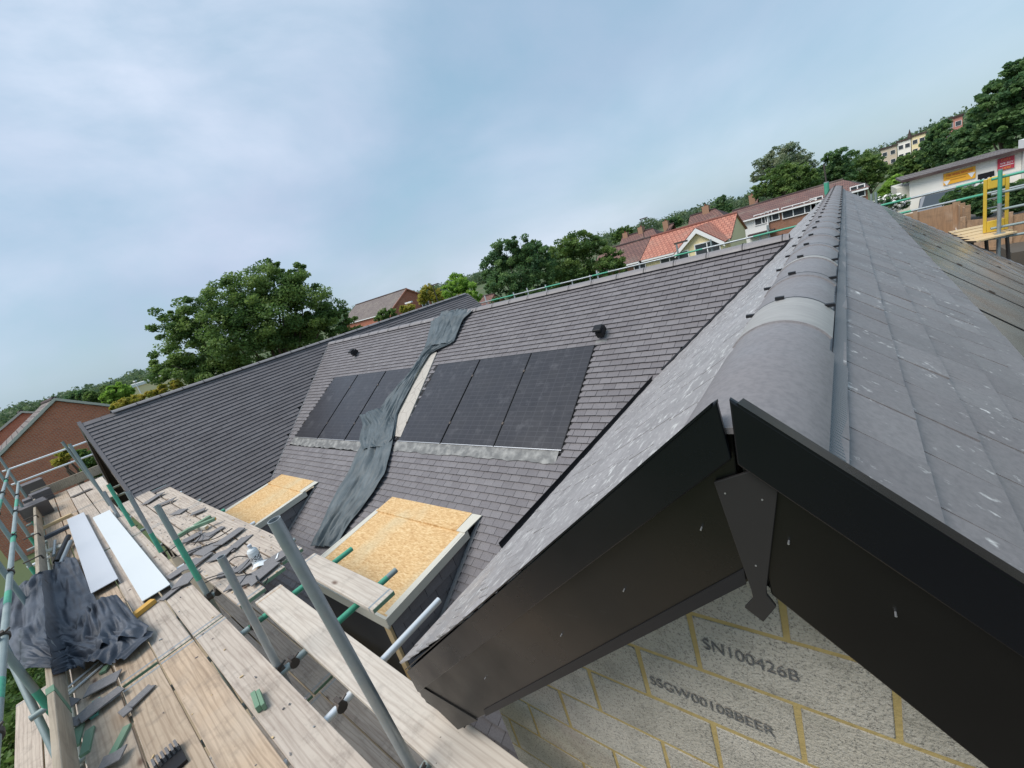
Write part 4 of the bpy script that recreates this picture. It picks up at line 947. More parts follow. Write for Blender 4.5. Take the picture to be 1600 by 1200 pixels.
for i in range(n):
    f = lambda i: (-.12 + .24 * i / n, .012 * math.sin(i * .9) + .012)
    (x0, z0), (x1, z1) = f(i), f(i + 1); mb.face([(x0, -.05, z0), (x1, -.05, z1), (x1, .05, z1), (x0, .05, z0)])
o = mb.build('paper_sheet', M['paper']); o.location = c; o.rotation_euler = (0, 0, R(60)); o.modifiers.new('s', 'SOLIDIFY').thickness = .002; tag(o, 'curled white paper strip in front of the white bottle', 'paper')
# crumbs and shavings nobody could count
mb = MB(); rc = random.Random(91)
for i in range(480):
    if rc.random() < .6: x = -rc.uniform(4.4, 10); y = rc.uniform(.56, 1.24) + .01; z = -2.089
    else: x = -rc.uniform(1.2, 12); y = rc.uniform(-.57, .36) + dy(x); z = -2.0985
    a = rc.uniform(0, 6.3); u = Vector((math.cos(a), math.sin(a), 0)); mb.obox((x, y, z + .003), u, (-u.y, u.x, 0), (0, 0, 1), rc.uniform(.002, .013), rc.uniform(.0015, .005), rc.uniform(.001, .003), rc.choice((0, 0, 1, 2)))
tag(mb.build('debris_crumbs', [M['slate'], M['newwood'], M['galv']]), kind='stuff')
# curled black cable offcuts
def cable(pts, label):
    mb = MB(); P = [at_z(x, y, -2.05) + Vector((0, 0, .015 * math.sin(i * 2))) for i, (x, y) in enumerate(pts)]
    Q = []
    for i in range(len(P) - 1):
        p0, p1, p2, p3 = P[max(i - 1, 0)], P[i], P[i + 1], P[min(i + 2, len(P) - 1)]
        for k in range(5):
            t_ = k / 5; Q.append(.5 * ((2 * p1) + (p2 - p0) * t_ + (2 * p0 - 5 * p1 + 4 * p2 - p3) * t_ ** 2 + (3 * p1 - p0 - 3 * p2 + p3) * t_ ** 3))
    Q.append(P[-1])
    for a, b in zip(Q, Q[1:]): mb.tube(a, b, .0055, 6, cap=True)
    thing_from(mb, 'cable_offcut', M['gutter'], label, 'cable', 'black cable offcuts', smooth=True)
cable([(263, 862), (285, 850), (310, 846), (338, 840), (364, 827)], 'long black strip curving past the green offcuts')
cable([(270, 872), (300, 862), (330, 848), (345, 843)], 'black strip under the tallest green post')
cable([(303, 852), (315, 838), (309, 832)], 'short looped black strip by the small round slate')
cable([(320, 905), (350, 898), (372, 892), (395, 868)], 'black strip running towards the white bottle')
cable([(355, 880), (372, 871), (398, 871)], 'arched black strip beside the bottle')
cable([(318, 912), (338, 905), (360, 901), (392, 896)], 'lowest black strip in front of the short grey post')
cable([(350, 875), (362, 862), (368, 855)], 'short black strip below the big slate pair')
cable([(400, 900), (404, 908), (412, 911), (418, 903)], 'hooked black strip on the pale ribbed slate')
# stacks of roof tiles at the far end
def tile_stack(px, py, n, lab, rot=0, lean=.0):
    c = at_z(px, py, -2.10); root = empty('tile_stack', c, R(rot)); tag(root, lab, 'stack of tiles', 'stacks of spare roof tiles')
    for i in range(n):
        mb = MB(); dx, dz = rnd.uniform(-.012, .012), rnd.uniform(-.01, .01)
        if lean: mb.obox((i * .05 - .3, dz, .16), (.35, 0, .94), (0, 1, 0), (.94, 0, -.35), .165, .2, .009)
        else: mb.box(-.21 + dx, .21 + dx, -.165 + dz, .165 + dz, i * .022, i * .022 + .018)
        q = mb.build('tile', M['tile_wing']); q.parent = root
tile_stack(62, 806, 13, 'leaning row of grey roof tiles nearest the timber, by the rail', 4, 1)
tile_stack(57, 787, 9, 'flat pile of grey roof tiles between two leaning rows')
tile_stack(70, 782, 12, 'flat pile of grey roof tiles closest to the walkway centre', 6)
tile_stack(58, 768, 12, 'leaning row of grey roof tiles farthest along the rail', 4, 1)
# scrap pipes and plastic beside the rail
for i, (a, b, r_, m_, lb) in enumerate((((88, 878), (107, 838), .035, 'gutter', 'black downpipe offcut between the toe board and white strip'), ((95, 880), (110, 846), .025, 'galv', 'grey pipe offcut next to the black one'), ((86, 845), (84, 868), .02, 'galv', 'short grey pipe bent beside the green plastic'))):
    p, q = at_z(*a, -2.05), at_z(*b, -2.03); mb = MB(); mb.tube(p, q, r_, 14); thing_from(mb, 'pipe_offcut', M[m_], lb, 'pipe', smooth=True)
stick(92, 856, .35, .16, .03, 60, Z0, M['gfelt'], 'pale green plastic sheet piece under the pipes', 'plastic', 'plastic_piece')
stick(96, 830, .5, .14, .05, 100, Z0, M['tarp2'], 'folded dark bag by the toe board end', 'bag', 'folded_bag', endm=M['tarp2'])
# dark sheet heaped over the toe board and walkway
def pd(px, py):
    n_ = Vector((0, 0, 1)); z = -2.09
    p = at_z(px, py, z); yt = TY + dy(p.x)
    if p.y < yt + .03:                       # hangs over the toe board
        p = at_z(px, py, -1.86 if p.y > yt - .22 else -1.95)
        if p.y > yt + .02: p = Vector((p.x, yt + .02, -1.86))
    return p, n_
rows = [((60, 912), (108, 872)), ((30, 922), (122, 876)), ((2, 945), (134, 902)), ((-12, 975), (148, 930)), ((-16, 1010), (160, 952)), ((-10, 1040), (182, 975)), ((20, 1050), (214, 985)), ((58, 1052), (243, 990)), ((95, 1052), (238, 1003)), ((112, 1056), (200, 1038))]
o = sheet('waterproof_sheet', rows, 56, M['tarp2'], 5, .105, .012, pd, 4, .003); tag(o, 'rumpled slate blue sheet draped over the toe board and walkway', 'sheet')
o2 = sheet('sheet_fold', [((128, 975), (190, 940)), ((120, 1010), (222, 978)), ((100, 1040), (240, 988)), ((110, 1050), (232, 1000))], 36, M['tarp2'], 8, .14, .03, pd, 3, .003); o2.parent = o

# ------------------------------------------------------------------ trees
def foliage(name, blobs, nleaf, size, m, seed, parent=None, clump=.26, fill=.55, squash=1.0):
    rg = np.random.default_rng(seed); C_, S_, K_ = [], [], []
    vol = np.array([b[1] ** 2 for b in blobs]); vol = vol / vol.sum(); cid = 0
    for (c, r), vv_ in zip(blobs, vol):
        nk = max(6, int(52 * min(1.6, (r / max(b[1] for b in blobs))) ** 1.2)); per = max(8, int(nleaf * vv_ / nk))
        for k in range(nk):
            d_ = rg.normal(size=3); d_ /= np.linalg.norm(d_); rad = r * (fill + (1.04 - fill) * rg.random() ** .6)
            cc_ = np.array(c) + d_ * rad * np.array([1, 1, squash]); cr_ = r * clump * rg.uniform(.55, 1.35)
            pts = rg.normal(size=(per, 3)); pts *= (rg.random((per, 1)) ** .4) / np.linalg.norm(pts, axis=1)[:, None]
            C_.append(cc_ + pts * cr_ * np.array([1.1, 1.1, .75])); K_.append(np.full(per, rg.random()))
    P = np.concatenate(C_); K = np.concatenate(K_); n = len(P)
    a = rg.normal(size=(n, 3)); a[:, 2] *= .6; a /= np.linalg.norm(a, axis=1)[:, None]; b = np.cross(a, rg.normal(size=(n, 3))); b /= np.linalg.norm(b, axis=1)[:, None]
    s_ = size * rg.uniform(.6, 1.3, (n, 1)); V = np.stack([P - a * s_, P - b * s_ * .55, P + a * s_, P + b * s_ * .55], 1).reshape(-1, 3)
    me = bpy.data.meshes.new(name); me.vertices.add(4 * n); me.vertices.foreach_set('co', V.astype(np.float32).ravel()); me.loops.add(4 * n); me.loops.foreach_set('vertex_index', np.arange(4 * n, dtype=np.int32))
    me.polygons.add(n); me.polygons.foreach_set('loop_start', np.arange(0, 4 * n, 4, dtype=np.int32)); me.polygons.foreach_set('loop_total', np.full(n, 4, dtype=np.int32)); me.update(calc_edges=True)
    at = me.attributes.new('clump', 'FLOAT', 'FACE'); at.data.foreach_set('value', K.astype(np.float32)); me.materials.append(m)
    o = bpy.data.objects.new(name, me); COL.objects.link(o)
    if parent: o.parent = parent
    return o
def tree(name, label, D, blobs_px, m, nleaf=5000, leaf=None, seed=1, trunk=True, group=None, cat='tree', clump=.26, fill=.5, depth=.6, squash=1.0):
    rg = random.Random(seed); B = []
    for px, py, r_ in blobs_px:
        P = at_z(px, py, D) if D < 0 else at_d(px, py, D); s_ = px_size(px, py, P)
        if D > 0: P = at_d(px, py, D + rg.uniform(-depth, depth) * r_ * s_)
        B.append([P, r_ * s_ * .98])
    cx = sum((b[0] for b in B), Vector()) / len(B); g = terrain_z(cx.x, cx.y); base = Vector((cx.x, cx.y, g)); root = empty(name, base); tag(root, label, cat, group)
    s_ = px_size(blobs_px[0][0], blobs_px[0][1], B[0][0])
    foliage('crown', [(tuple(b[0] - base), b[1]) for b in B], int(nleaf * 2.0), (leaf or s_ * 2.0) * .82, m, seed, root, clump, fill, squash)
    if trunk:
        H = max(b[0].z for b in B) - g; tr = MB(); r0 = max(.10, H * .022); low = min(b[0].z - b[1] for b in B) - g; fork = Vector((0, 0, max(.8, low * .8)))
        tr.tube((0, 0, -.2), fork, r0, 10, r2=r0 * .75)
        for b in B:
            e = b[0] - base; mid = fork.lerp(e, .5) + Vector((rg.uniform(-.2, .2), rg.uniform(-.2, .2), .1 * b[1])); tr.tube(fork, mid, r0 * .5, 7, r2=r0 * .3); tr.tube(mid, e + Vector((0, 0, b[1] * .3)), r0 * .3, 6, r2=r0 * .08)
        q = tr.build('trunk', M['bark'], None, True); q.parent = root
    return root
tree('tree', 'big spreading green tree standing behind the left wing roof', 27, [(440, 448, 38), (395, 462, 42), (350, 480, 42), (300, 498, 36), (262, 508, 26), (480, 475, 42), (515, 498, 32), (548, 510, 22), (420, 500, 55), (360, 530, 55), (305, 550, 48), (272, 580, 34), (460, 530, 48), (330, 600, 40), (395, 560, 45), (500, 530, 30), (285, 612, 22), (466, 425, 16), (428, 425, 18)], M['leaf'], 46000, .095, 3, clump=.27, fill=.3)
tree('tree', 'dark oak with a ragged top behind the main ridge, left of the rounder tree', 31, [(815, 385, 20), (792, 398, 24), (835, 398, 22), (775, 420, 24), (815, 425, 34), (845, 425, 24), (785, 450, 26), (830, 455, 26), (765, 445, 14)], M['leaf_dark'], 17000, .11, 5, clump=.28)
tree('tree', 'round green tree behind the main ridge, right of the ragged oak', 34, [(905, 385, 24), (880, 400, 24), (932, 388, 22), (955, 408, 20), (900, 420, 36), (940, 425, 28), (875, 440, 26), (915, 450, 26), (970, 425, 12)], M['leaf'], 17000, .11, 7, clump=.28)
tree('tree', 'small bright lime green tree left of the ragged oak', 42, [(712, 442, 15), (730, 452, 15), (700, 455, 12), (718, 462, 16), (740, 465, 12)], M['leaf_bright'], 5000, .13, 9)
tree('tree', 'pale olive tree beside the orange brick gable', 50, [(668, 457, 12), (682, 463, 12), (660, 466, 9)], M['leaf_yel'], 2500, .15, 10)
tree('bush', 'green bush in front of the grey-roofed brick house', 34, [(600, 492, 9), (612, 490, 8), (592, 498, 7)], M['leaf'], 1800, .09, 11, cat='bush')
tree('bush', 'small bush in front of the orange brick gable', 32, [(632, 484, 7), (642, 481, 7)], M['leaf_yel'], 1200, .09, 12, cat='bush')
tree('tree', 'light green tree above the left end of the wing ridge', 38, [(182, 612, 13), (193, 620, 10), (172, 622, 11), (200, 610, 7)], M['leaf_bright'], 4000, .12, 13)
tree('bush', 'yellowish bushes rising over the left wing ridge', 26, [(195, 632, 10), (215, 625, 9), (238, 617, 8), (182, 636, 7), (255, 609, 8), (275, 602, 8)], M['leaf_yel'], 5000, .09, 14, cat='bush')
tree('tree', 'low dark tree left of the light green one', 60, [(118, 620, 8), (130, 618, 8), (110, 624, 6)], M['leaf_dark'], 2500, .17, 15)
tree('tree', 'mid green tree right of the low dark tree', 55, [(142, 620, 8), (155, 622, 7), (165, 610, 7)], M['leaf'], 2500, .16, 16)
tree('tree', 'young tree with yellow green leaves before the brick gable', 19.5, [(100, 712, 8), (92, 722, 7), (106, 702, 5)], M['leaf_yel'], 1400, .07, 17, clump=.35)
tree('tree', 'green tree between brick gable and wing verge', 18.5, [(145, 715, 10), (140, 730, 10), (150, 735, 9), (132, 720, 7), (128, 708, 6)], M['leaf'], 2600, .07, 18, clump=.35)
tree('tree', 'tall sparse grey green tree behind the long brick terrace', 75, [(1232, 240, 16), (1210, 248, 15), (1190, 262, 14), (1250, 250, 14), (1262, 262, 12), (1178, 278, 8), (1225, 262, 20)], M['leaf_grey'], 7000, .16, 19, clump=.34, fill=.4)
tree('tree', 'dense green tree below the sparse one, behind the terrace', 68, [(1215, 280, 22), (1240, 278, 22), (1195, 292, 16), (1262, 282, 16), (1225, 295, 20), (1185, 300, 10)], M['leaf'], 8000, .17, 20)
tree('tree', 'green tree behind the terrace, in the middle of the row', 80, [(1298, 250, 12), (1315, 245, 14), (1305, 265, 16), (1285, 275, 14), (1322, 270, 14)], M['leaf_dark'], 5000, .18, 21)
tree('tree', 'green tree behind the terrace, right end of the row', 85, [(1345, 248, 14), (1362, 252, 14), (1340, 268, 16), (1368, 270, 16), (1355, 285, 14), (1385, 270, 12)], M['leaf'], 5000, .19, 22)
tree('conifer', 'dark pointed conifer left of the terrace chimney', 85, [(1127, 325, 9), (1125, 315, 7), (1130, 308, 4), (1138, 326, 7), (1116, 328, 6)], M['leaf_dark'], 2500, .16, 23)
tree('tree', 'dark tree on the slope left of the white building', 70, [(1415, 258, 16), (1435, 248, 16), (1405, 270, 14), (1425, 270, 14), (1450, 262, 15)], M['leaf'], 5000, .17, 24)
tree('tree', 'dark tree with a feathery top under the hilltop church', 66, [(1468, 205, 12), (1475, 195, 8), (1460, 222, 16), (1480, 225, 18), (1455, 240, 16), (1480, 245, 18)], M['leaf_dark'], 7000, .16, 25)
tree('tree', 'dark tree above the orange banner', 60, [(1505, 215, 18), (1520, 205, 16), (1510, 235, 20), (1530, 225, 18), (1500, 250, 15), (1525, 243, 14)], M['leaf_dark'], 7000, .16, 26)
tree('tree', 'tallest dark tree at the right edge above the red sign', 52, [(1590, 112, 18), (1575, 130, 20), (1550, 148, 18), (1600, 140, 26), (1540, 170, 20), (1572, 165, 24), (1560, 195, 26), (1600, 180, 26), (1545, 210, 18), (1590, 212, 16)], M['leaf_dark'], 18000, .16, 27)
tree('bush', 'bright green ivy mound left of the white building', 36, [(1398, 285, 10), (1390, 295, 10), (1403, 297, 8), (1380, 300, 7)], M['leaf_bright'], 3000, .1, 28, cat='bush')
tree('hedge', 'dark green hedge in front of the white building', 23, [(1485, 312, 10), (1498, 307, 12), (1513, 305, 12), (1528, 303, 12), (1505, 322, 12), (1520, 322, 12), (1532, 316, 11), (1545, 300, 11), (1490, 325, 10), (1540, 325, 12)], M['leaf_dark'], 7000, .09, 29, False, cat='hedge')
tree('hedge', 'dark hedge at the right edge behind the steel post', 22, [(1578, 298, 12), (1592, 295, 12), (1575, 315, 12), (1592, 312, 13), (1604, 305, 14), (1585, 325, 9)], M['leaf_dark'], 6000, .09, 30, False, cat='hedge')
rb = tree('flowering_bush', 'white flowering bush beside the long ridge end', 26, [(1374, 318, 9), (1388, 314, 10), (1402, 315, 10), (1396, 324, 8), (1412, 318, 7)], M['leaf_dark'], 2500, .08, 31, False, cat='bush')
B = []
for px, py, r_ in ((1374, 318, 9), (1388, 314, 10), (1402, 315, 10), (1396, 324, 8), (1412, 318, 7)):
    P = at_d(px, py, 25.9); B.append((tuple(P - rb.location), r_ * px_size(px, py, P)))
foliage('blossom', B, 2600, .06, M['petal'], 4, rb, .22, .8)
tree('tree', 'dark round tree among the brown roofs', 88, [(1048, 348, 8), (1058, 346, 8), (1040, 352, 6)], M['leaf_dark'], 2500, .19, 33)
tree('tree', 'green tree peeping over the round tree behind the ridge', 95, [(970, 365, 9), (980, 362, 8), (962, 372, 8)], M['leaf'], 2500, .2, 34)
tree('shrub', 'dense green shrub growing below the scaffold, bottom left', -5.6, [(25, 1080, 60), (60, 1110, 50), (20, 1180, 60), (70, 1065, 30), (60, 1190, 60), (-10, 1020, 60), (30, 1040, 40)], M['leaf'], 16000, .07, 35, False, cat='shrub', clump=.3)
# far wooded hills: nobody could count these
rg = np.random.default_rng(77); blobs = []
for i in range(620):
    az = R(rg.uniform(-98, 32)); r_ = rg.uniform(235, 520); x, y = r_ * math.sin(az), r_ * math.cos(az); s_ = rg.uniform(3.5, 6)
    blobs.append(((x, y, terrain_z(x, y) + s_ * .6), s_))
tag(foliage('far_woodland', blobs, 150000, .75, M['leaf_far'], 78, None, .42, .6, .8), kind='stuff')

# ------------------------------------------------------------------ buildings around
def uvface(me, quads): pass
def roof_part(parent, q, m, name='roof', th=.12):
    q = [Vector(p) for p in q]; n_ = (q[1] - q[0]).cross(q[3] - q[0]).normalized()
    me = bpy.data.meshes.new(name); lo = [p - n_ * th for p in q]; me.from_pydata([tuple(p) for p in q + lo], [], [(0, 1, 2, 3), (7, 6, 5, 4), (0, 4, 5, 1), (1, 5, 6, 2), (2, 6, 7, 3), (3, 7, 4, 0)])
    uvl = me.uv_layers.new(name='UVMap'); U = (q[1] - q[0]).normalized(); Vv = n_.cross(U)
    for li, l in enumerate(me.loops):
        c = me.vertices[l.vertex_index].co; uvl.data[li].uv = ((c - q[0]).dot(U), (c - q[0]).dot(Vv))
    me.materials.append(m); o = bpy.data.objects.new(name, me); COL.objects.link(o); o.parent = parent; return o
def window(parent, c, w_, h_, axis='y', bars=1, name='window'):
    c = Vector(c); mb = MB(); f = .07
    def bx(a0, a1, z0, z1, d0, d1):
        if axis == 'y': mb.box(c.x + a0, c.x + a1, c.y + d0, c.y + d1, c.z + z0, c.z + z1)
        else: mb.box(c.x - d1, c.x - d0, c.y + a0, c.y + a1, c.z + z0, c.z + z1)
    bx(-w_ / 2, w_ / 2, -h_ / 2, -h_ / 2 + f, -.06, .0); bx(-w_ / 2, w_ / 2, h_ / 2 - f, h_ / 2, -.06, .0)
    bx(-w_ / 2, -w_ / 2 + f, -h_ / 2 + f, h_ / 2 - f, -.06, .0); bx(w_ / 2 - f, w_ / 2, -h_ / 2 + f, h_ / 2 - f, -.06, .0)
    for i in range(bars): a = -w_ / 2 + w_ * (i + 1) / (bars + 1); bx(a - f / 2, a + f / 2, -h_ / 2 + f, h_ / 2 - f, -.058, -.002)
    fr = mb.build(name, M['wframe']); fr.parent = parent
    mb = MB(); bx(-w_ / 2 + f, w_ / 2 - f, -h_ / 2 + f, h_ / 2 - f, -.03, -.01); q = mb.build('pane', M['glass']); q.parent = fr; return fr
def chimney(parent, c, w_=.7, h_=1.5, m=None):
    mb = MB(); x, y, z = c; mb.box(x - w_ / 2, x + w_ / 2, y - w_ / 2, y + w_ / 2, z - .8, z + h_); o = mb.build('chimney', m or M['chim']); o.parent = parent
    mb = MB(); mb.tube((x, y, z + h_), (x, y, z + h_ + .2), .1, 8); q = mb.build('chimney_pot', M['rt_red']); q.parent = o
def bld(name, label, x0, x1, yf, yr, ze, zr, wall, roof, wallm2=None, hips=(0, 0), over=.35, gz=None, cat='house', yb=None):
    """gabled block, ridge along X at yr, front eave at yf"""
    gz = GZ if gz is None else gz; yb = yb or 2 * yr - yf; root = empty(name, ((x0 + x1) / 2, yf, gz)); tag(root, label, cat); o_ = Vector(root.location)
    s_ = (zr - ze) / (yr - yf); mb = MB()
    L_ = lambda x, y, z: tuple(Vector((x, y, z)) - o_)
    prof = [(yf + over, gz - .5), (yb - over, gz - .5), (yb - over, ze + over * s_ - .14), (yr, zr - .14), (yf + over, ze + over * s_ - .14)]
    if hips == (0, 0): mb.solid([L_(x0 + .15, y, z) for y, z in prof], [L_(x1 - .15, y, z) for y, z in prof])
    else:
        mb.solid([L_(x0 + .15, yf + over, gz - .5), L_(x1 - .15, yf + over, gz - .5), L_(x1 - .15, yb - over, gz - .5), L_(x0 + .15, yb - over, gz - .5)], [L_(x0 + .15, yf + over, ze), L_(x1 - .15, yf + over, ze), L_(x1 - .15, yb - over, ze), L_(x0 + .15, yb - over, ze)])
    q = mb.build('wall', wall); q.parent = root
    a, b = x0 + hips[0], x1 - hips[1]
    roof_part(root, [L_(x0, yf, ze), L_(x1, yf, ze), L_(b, yr, zr), L_(a, yr, zr)], roof)
    roof_part(root, [L_(x1, yb, ze), L_(x0, yb, ze), L_(a, yr, zr), L_(b, yr, zr)], roof)
    for (h, xe, xa, sg) in ((hips[0], x0, a, 1), (hips[1], x1, b, -1)):
        if h:
            mb = MB(); tri = [L_(xe, yb, ze), L_(xe, yf, ze), L_(xa, yr, zr)] if sg > 0 else [L_(xe, yf, ze), L_(xe, yb, ze), L_(xa, yr, zr)]
            mb.slab(tri, (0, 0, -.1)); q = mb.build('roof_hip', roof); q.parent = root
    mb = MB(); mb.tube(L_(a, yr, zr + .02), L_(b, yr, zr + .02), .11, 8); q = mb.build('ridge', roof, None, True); q.parent = root
    mb = MB(); mb.box(*[v for p in zip(L_(x0 + .1, yf - .04, ze - .16), L_(x1 - .1, yf + .06, ze - .03)) for v in p]); q = mb.build('gutter', M['wframe']); q.parent = root
    return root, L_
# brick gable at the far left and the one behind it
for (x, ap, hw, sl_, lab, dep) in ((-32, (85, 623), 4.6, .655, 'red brick house with a wide plain gable beyond the scaffold end', 11), (-47, (33, 643), 5.2, .55, 'second red brick gable end behind the first, at the left edge', 10)):
    A = at_x(*ap, x); ze = A.z - hw * sl_
    root, L_ = bld('brick_house', lab, x - dep, x + .05, A.y - hw, A.y, ze, A.z, M['brick'], M['rt_grey'], over=.25)
    for s2 in (-1, 1):
        mb = MB(); mb.solid([L_(x + .03, A.y, A.z + .05), L_(x + .03, A.y + s2 * hw, ze + .05), L_(x + .03, A.y + s2 * hw, ze - .10), L_(x + .03, A.y, A.z - .10)], [L_(x + .09, A.y, A.z + .05), L_(x + .09, A.y + s2 * hw, ze + .05), L_(x + .09, A.y + s2 * hw, ze - .10), L_(x + .09, A.y, A.z - .10)]); q = mb.build('verge', M['gfelt']); q.parent = root
# orange gable house in the centre left
x = -52; A = at_x(635, 451, x); F_ = at_x(609, 487, x); hw = A.y - F_.y
xl_ = at_y(556, 478, A.y).x
root, L_ = bld('brick_house', 'brick house with an orange gable and a long grey brown roof', xl_, x, A.y - hw, A.y, F_.z, A.z, M['brick_or'], M['rt_grey'], over=.2)
c = at_x(664, 473, x + .16); window(root, L_(c.x, c.y, c.z), 1.5, 1.3, 'x', 1)
for s2 in (-1, 1):
    mb = MB(); mb.solid([L_(x + .02, A.y, A.z + .04), L_(x + .02, A.y + s2 * hw, F_.z + .04), L_(x + .02, A.y + s2 * hw, F_.z - .16), L_(x + .02, A.y, A.z - .16)], [L_(x + .10, A.y, A.z + .04), L_(x + .10, A.y + s2 * hw, F_.z + .04), L_(x + .10, A.y + s2 * hw, F_.z - .16), L_(x + .10, A.y, A.z - .16)]); q = mb.build('verge', M['brick_or']); q.parent = root
# small brown roof with red chimney above the tarpaulin
A = at_y(728, 470, 40)
root, L_ = bld('house', 'brown roofed house with a red chimney behind the tarpaulin top', A.x - 3, A.x + 5, 37, 40, A.z - 2.1, A.z, M['brick'], M['rt_brown'])
chimney(root, L_(A.x - .4, 40, A.z - .1), .7, 1.2, M['brick_or'])
# brown terrace and red roofed cream house
e1, e2 = at_y(995, 409, 36.5), at_y(1055, 393, 36.5); r1_, r2_, r3_ = at_y(970, 384, 40.2), at_y(1017, 370, 40.2), at_y(1152, 333, 40.2)
ze, zr = (e1.z + e2.z) / 2, (r1_.z + r2_.z + r3_.z) / 3; xm_ = r2_.x
root, L_ = bld('terraced_house', 'terraced brick house with a dark brown tiled roof left of the cream one', at_y(940, 394, 40.2).x, xm_ - .02, 36.5, 40.2, ze, zr, M['brick_br'], M['rt_brown'])
c = at_y(999, 413, 36.8); window(root, L_(c.x, 36.84, ze - .8), 1.1, 1.1, 'y', 1)
xr_ = r3_.x
root, L_ = bld('rendered_house', 'cream rendered house with bright terracotta roof and white gable trim', xm_ + .02, xr_, 36.5, 40.2, ze, zr, M['cream'], M['rt_red'])
ga, gl, gr = at_y(1088, 357, 35.4), at_y(1060, 393, 35.4), at_y(1137, 378, 35.4)
gx0 = gl.x; gx1 = 2 * ga.x - gx0; zb = gl.z
mb = MB(); mb.solid([L_(gx0, 35.4, GZ), L_(gx1, 35.4, GZ), L_(gx1, 35.4, zb), L_(ga.x, 35.4, ga.z - .15), L_(gx0, 35.4, zb)], [L_(gx0, 38.5, GZ), L_(gx1, 38.5, GZ), L_(gx1, 38.5, zb), L_(ga.x, 39.4, ga.z - .15), L_(gx0, 38.5, zb)]); q = mb.build('gable_bay', M['cream']); q.parent = root
for sx_, xx in ((-1, gx0 - .25), (1, gx1 + .25)):
    zz = zb - .15; P1, P2, P3_, P4 = L_(ga.x, 35.15, ga.z), L_(xx, 35.15, zz), L_(xx, 38.0, zz), L_(ga.x, 39.6, ga.z)
    roof_part(root, [P1, P2, P3_, P4] if sx_ < 0 else [P2, P1, P4, P3_], M['rt_red'], 'bay_roof', .1)
    mb = MB(); mb.solid([L_(ga.x, 35.08, ga.z + .04), L_(xx, 35.08, zz + .04), L_(xx, 35.08, zz - .26), L_(ga.x, 35.08, ga.z - .32)], [L_(ga.x, 35.14, ga.z + .04), L_(xx, 35.14, zz + .04), L_(xx, 35.14, zz - .26), L_(ga.x, 35.14, ga.z - .32)]); q = mb.build('white_verge', M['wframe']); q.parent = root
for px, py, w_, h_, yy in ((1047, 408, 1.6, 1.0, 36.84), (1069, 401, .8, .9, 35.39), (1106, 391, 1.8, 1.3, 35.39)):
    c = at_y(px, py, yy); window(root, L_(c.x, yy, c.z), w_, h_, 'y', 1 if w_ > 1 else 0)
# brown roofs further back
for (a, b, yy, s2, lab, hp) in (((972, 371), (1020, 357), 60, 2.4, 'distant brown hipped roof with two pale chimneys', (0, 2.5)), ((1032, 356), (1046, 350), 66, 2.2, 'small distant brown roof between two trees', (2, 0)), ((1078, 338), (1118, 326), 58, 2.6, 'brown roof with pale chimney above the terracotta one', (0, 3)), ((1160, 318), (1184, 308), 72, 2.4, 'brown roof half hidden left of the terrace ridge', (2, 0))):
    A, B_ = at_y(*a, yy), at_y(*b, yy); z = (A.z + B_.z) / 2
    root, L_ = bld('house', lab, A.x, B_.x + hp[1], yy - 4, yy, z - s2, z, M['brick_br'], M['rt_brown'], hips=hp)
    chimney(root, L_(A.x * .35 + B_.x * .65, yy, z - .1), .75, .75)
    if yy == 60: chimney(root, L_(A.x + .6, yy, z - .1), .7, .6)
# long brick terrace with part painted white
ry, fy = 53, 48.5; A, B_ = at_y(1151, 330, ry), at_y(1317, 279, ry); E1, E2 = at_y(1158, 346, fy), at_y(1287, 310, fy)
zr, ze = (A.z + B_.z) / 2, (E1.z + E2.z) / 2; xr_ = at_y(1359, 287, fy).x
root, L_ = bld('terrace', 'long brick terrace with brown roof and one white painted end', A.x - .4, xr_, fy, ry, ze, zr, M['brick_br'], M['rt_brown'], hips=(0, xr_ - B_.x))
xw = at_y(1198, 345, fy).x; mb = MB(); mb.box(*[v for p in zip(L_(A.x - .3, fy + .30, GZ), L_(xw, fy + .345, ze - .05)) for v in p]); q = mb.build('white_render', M['wrender']); q.parent = root
for px, py, w_, h_, nb in ((1190, 342, 1.25, 1.0, 1), (1206, 337, 1.2, 1.0, 1), (1248, 327, 2.6, 1.05, 2), (1276, 318, .95, 1.1, 1), (1340, 299, 1.0, 1.0, 1)):
    c = at_y(px, py, fy + .29); window(root, L_(c.x, fy + .29, c.z), w_, h_, 'y', nb)
c = at_y(1192, 363, fy + .2); mb = MB(); mb.box(*[v for p in zip(L_(c.x - 1.2, fy - .5, c.z - .15), L_(c.x + 1.0, fy + .28, c.z + .1)) for v in p]); q = mb.build('porch_canopy', M['rt_grey']); q.parent = root
mb = MB(); c2 = at_y(1199, 372, fy); mb.tube(L_(xw + .05, fy + .2, GZ), L_(xw + .05, fy + .2, ze), .06, 8); q = mb.build('downpipe', M['wframe']); q.parent = root
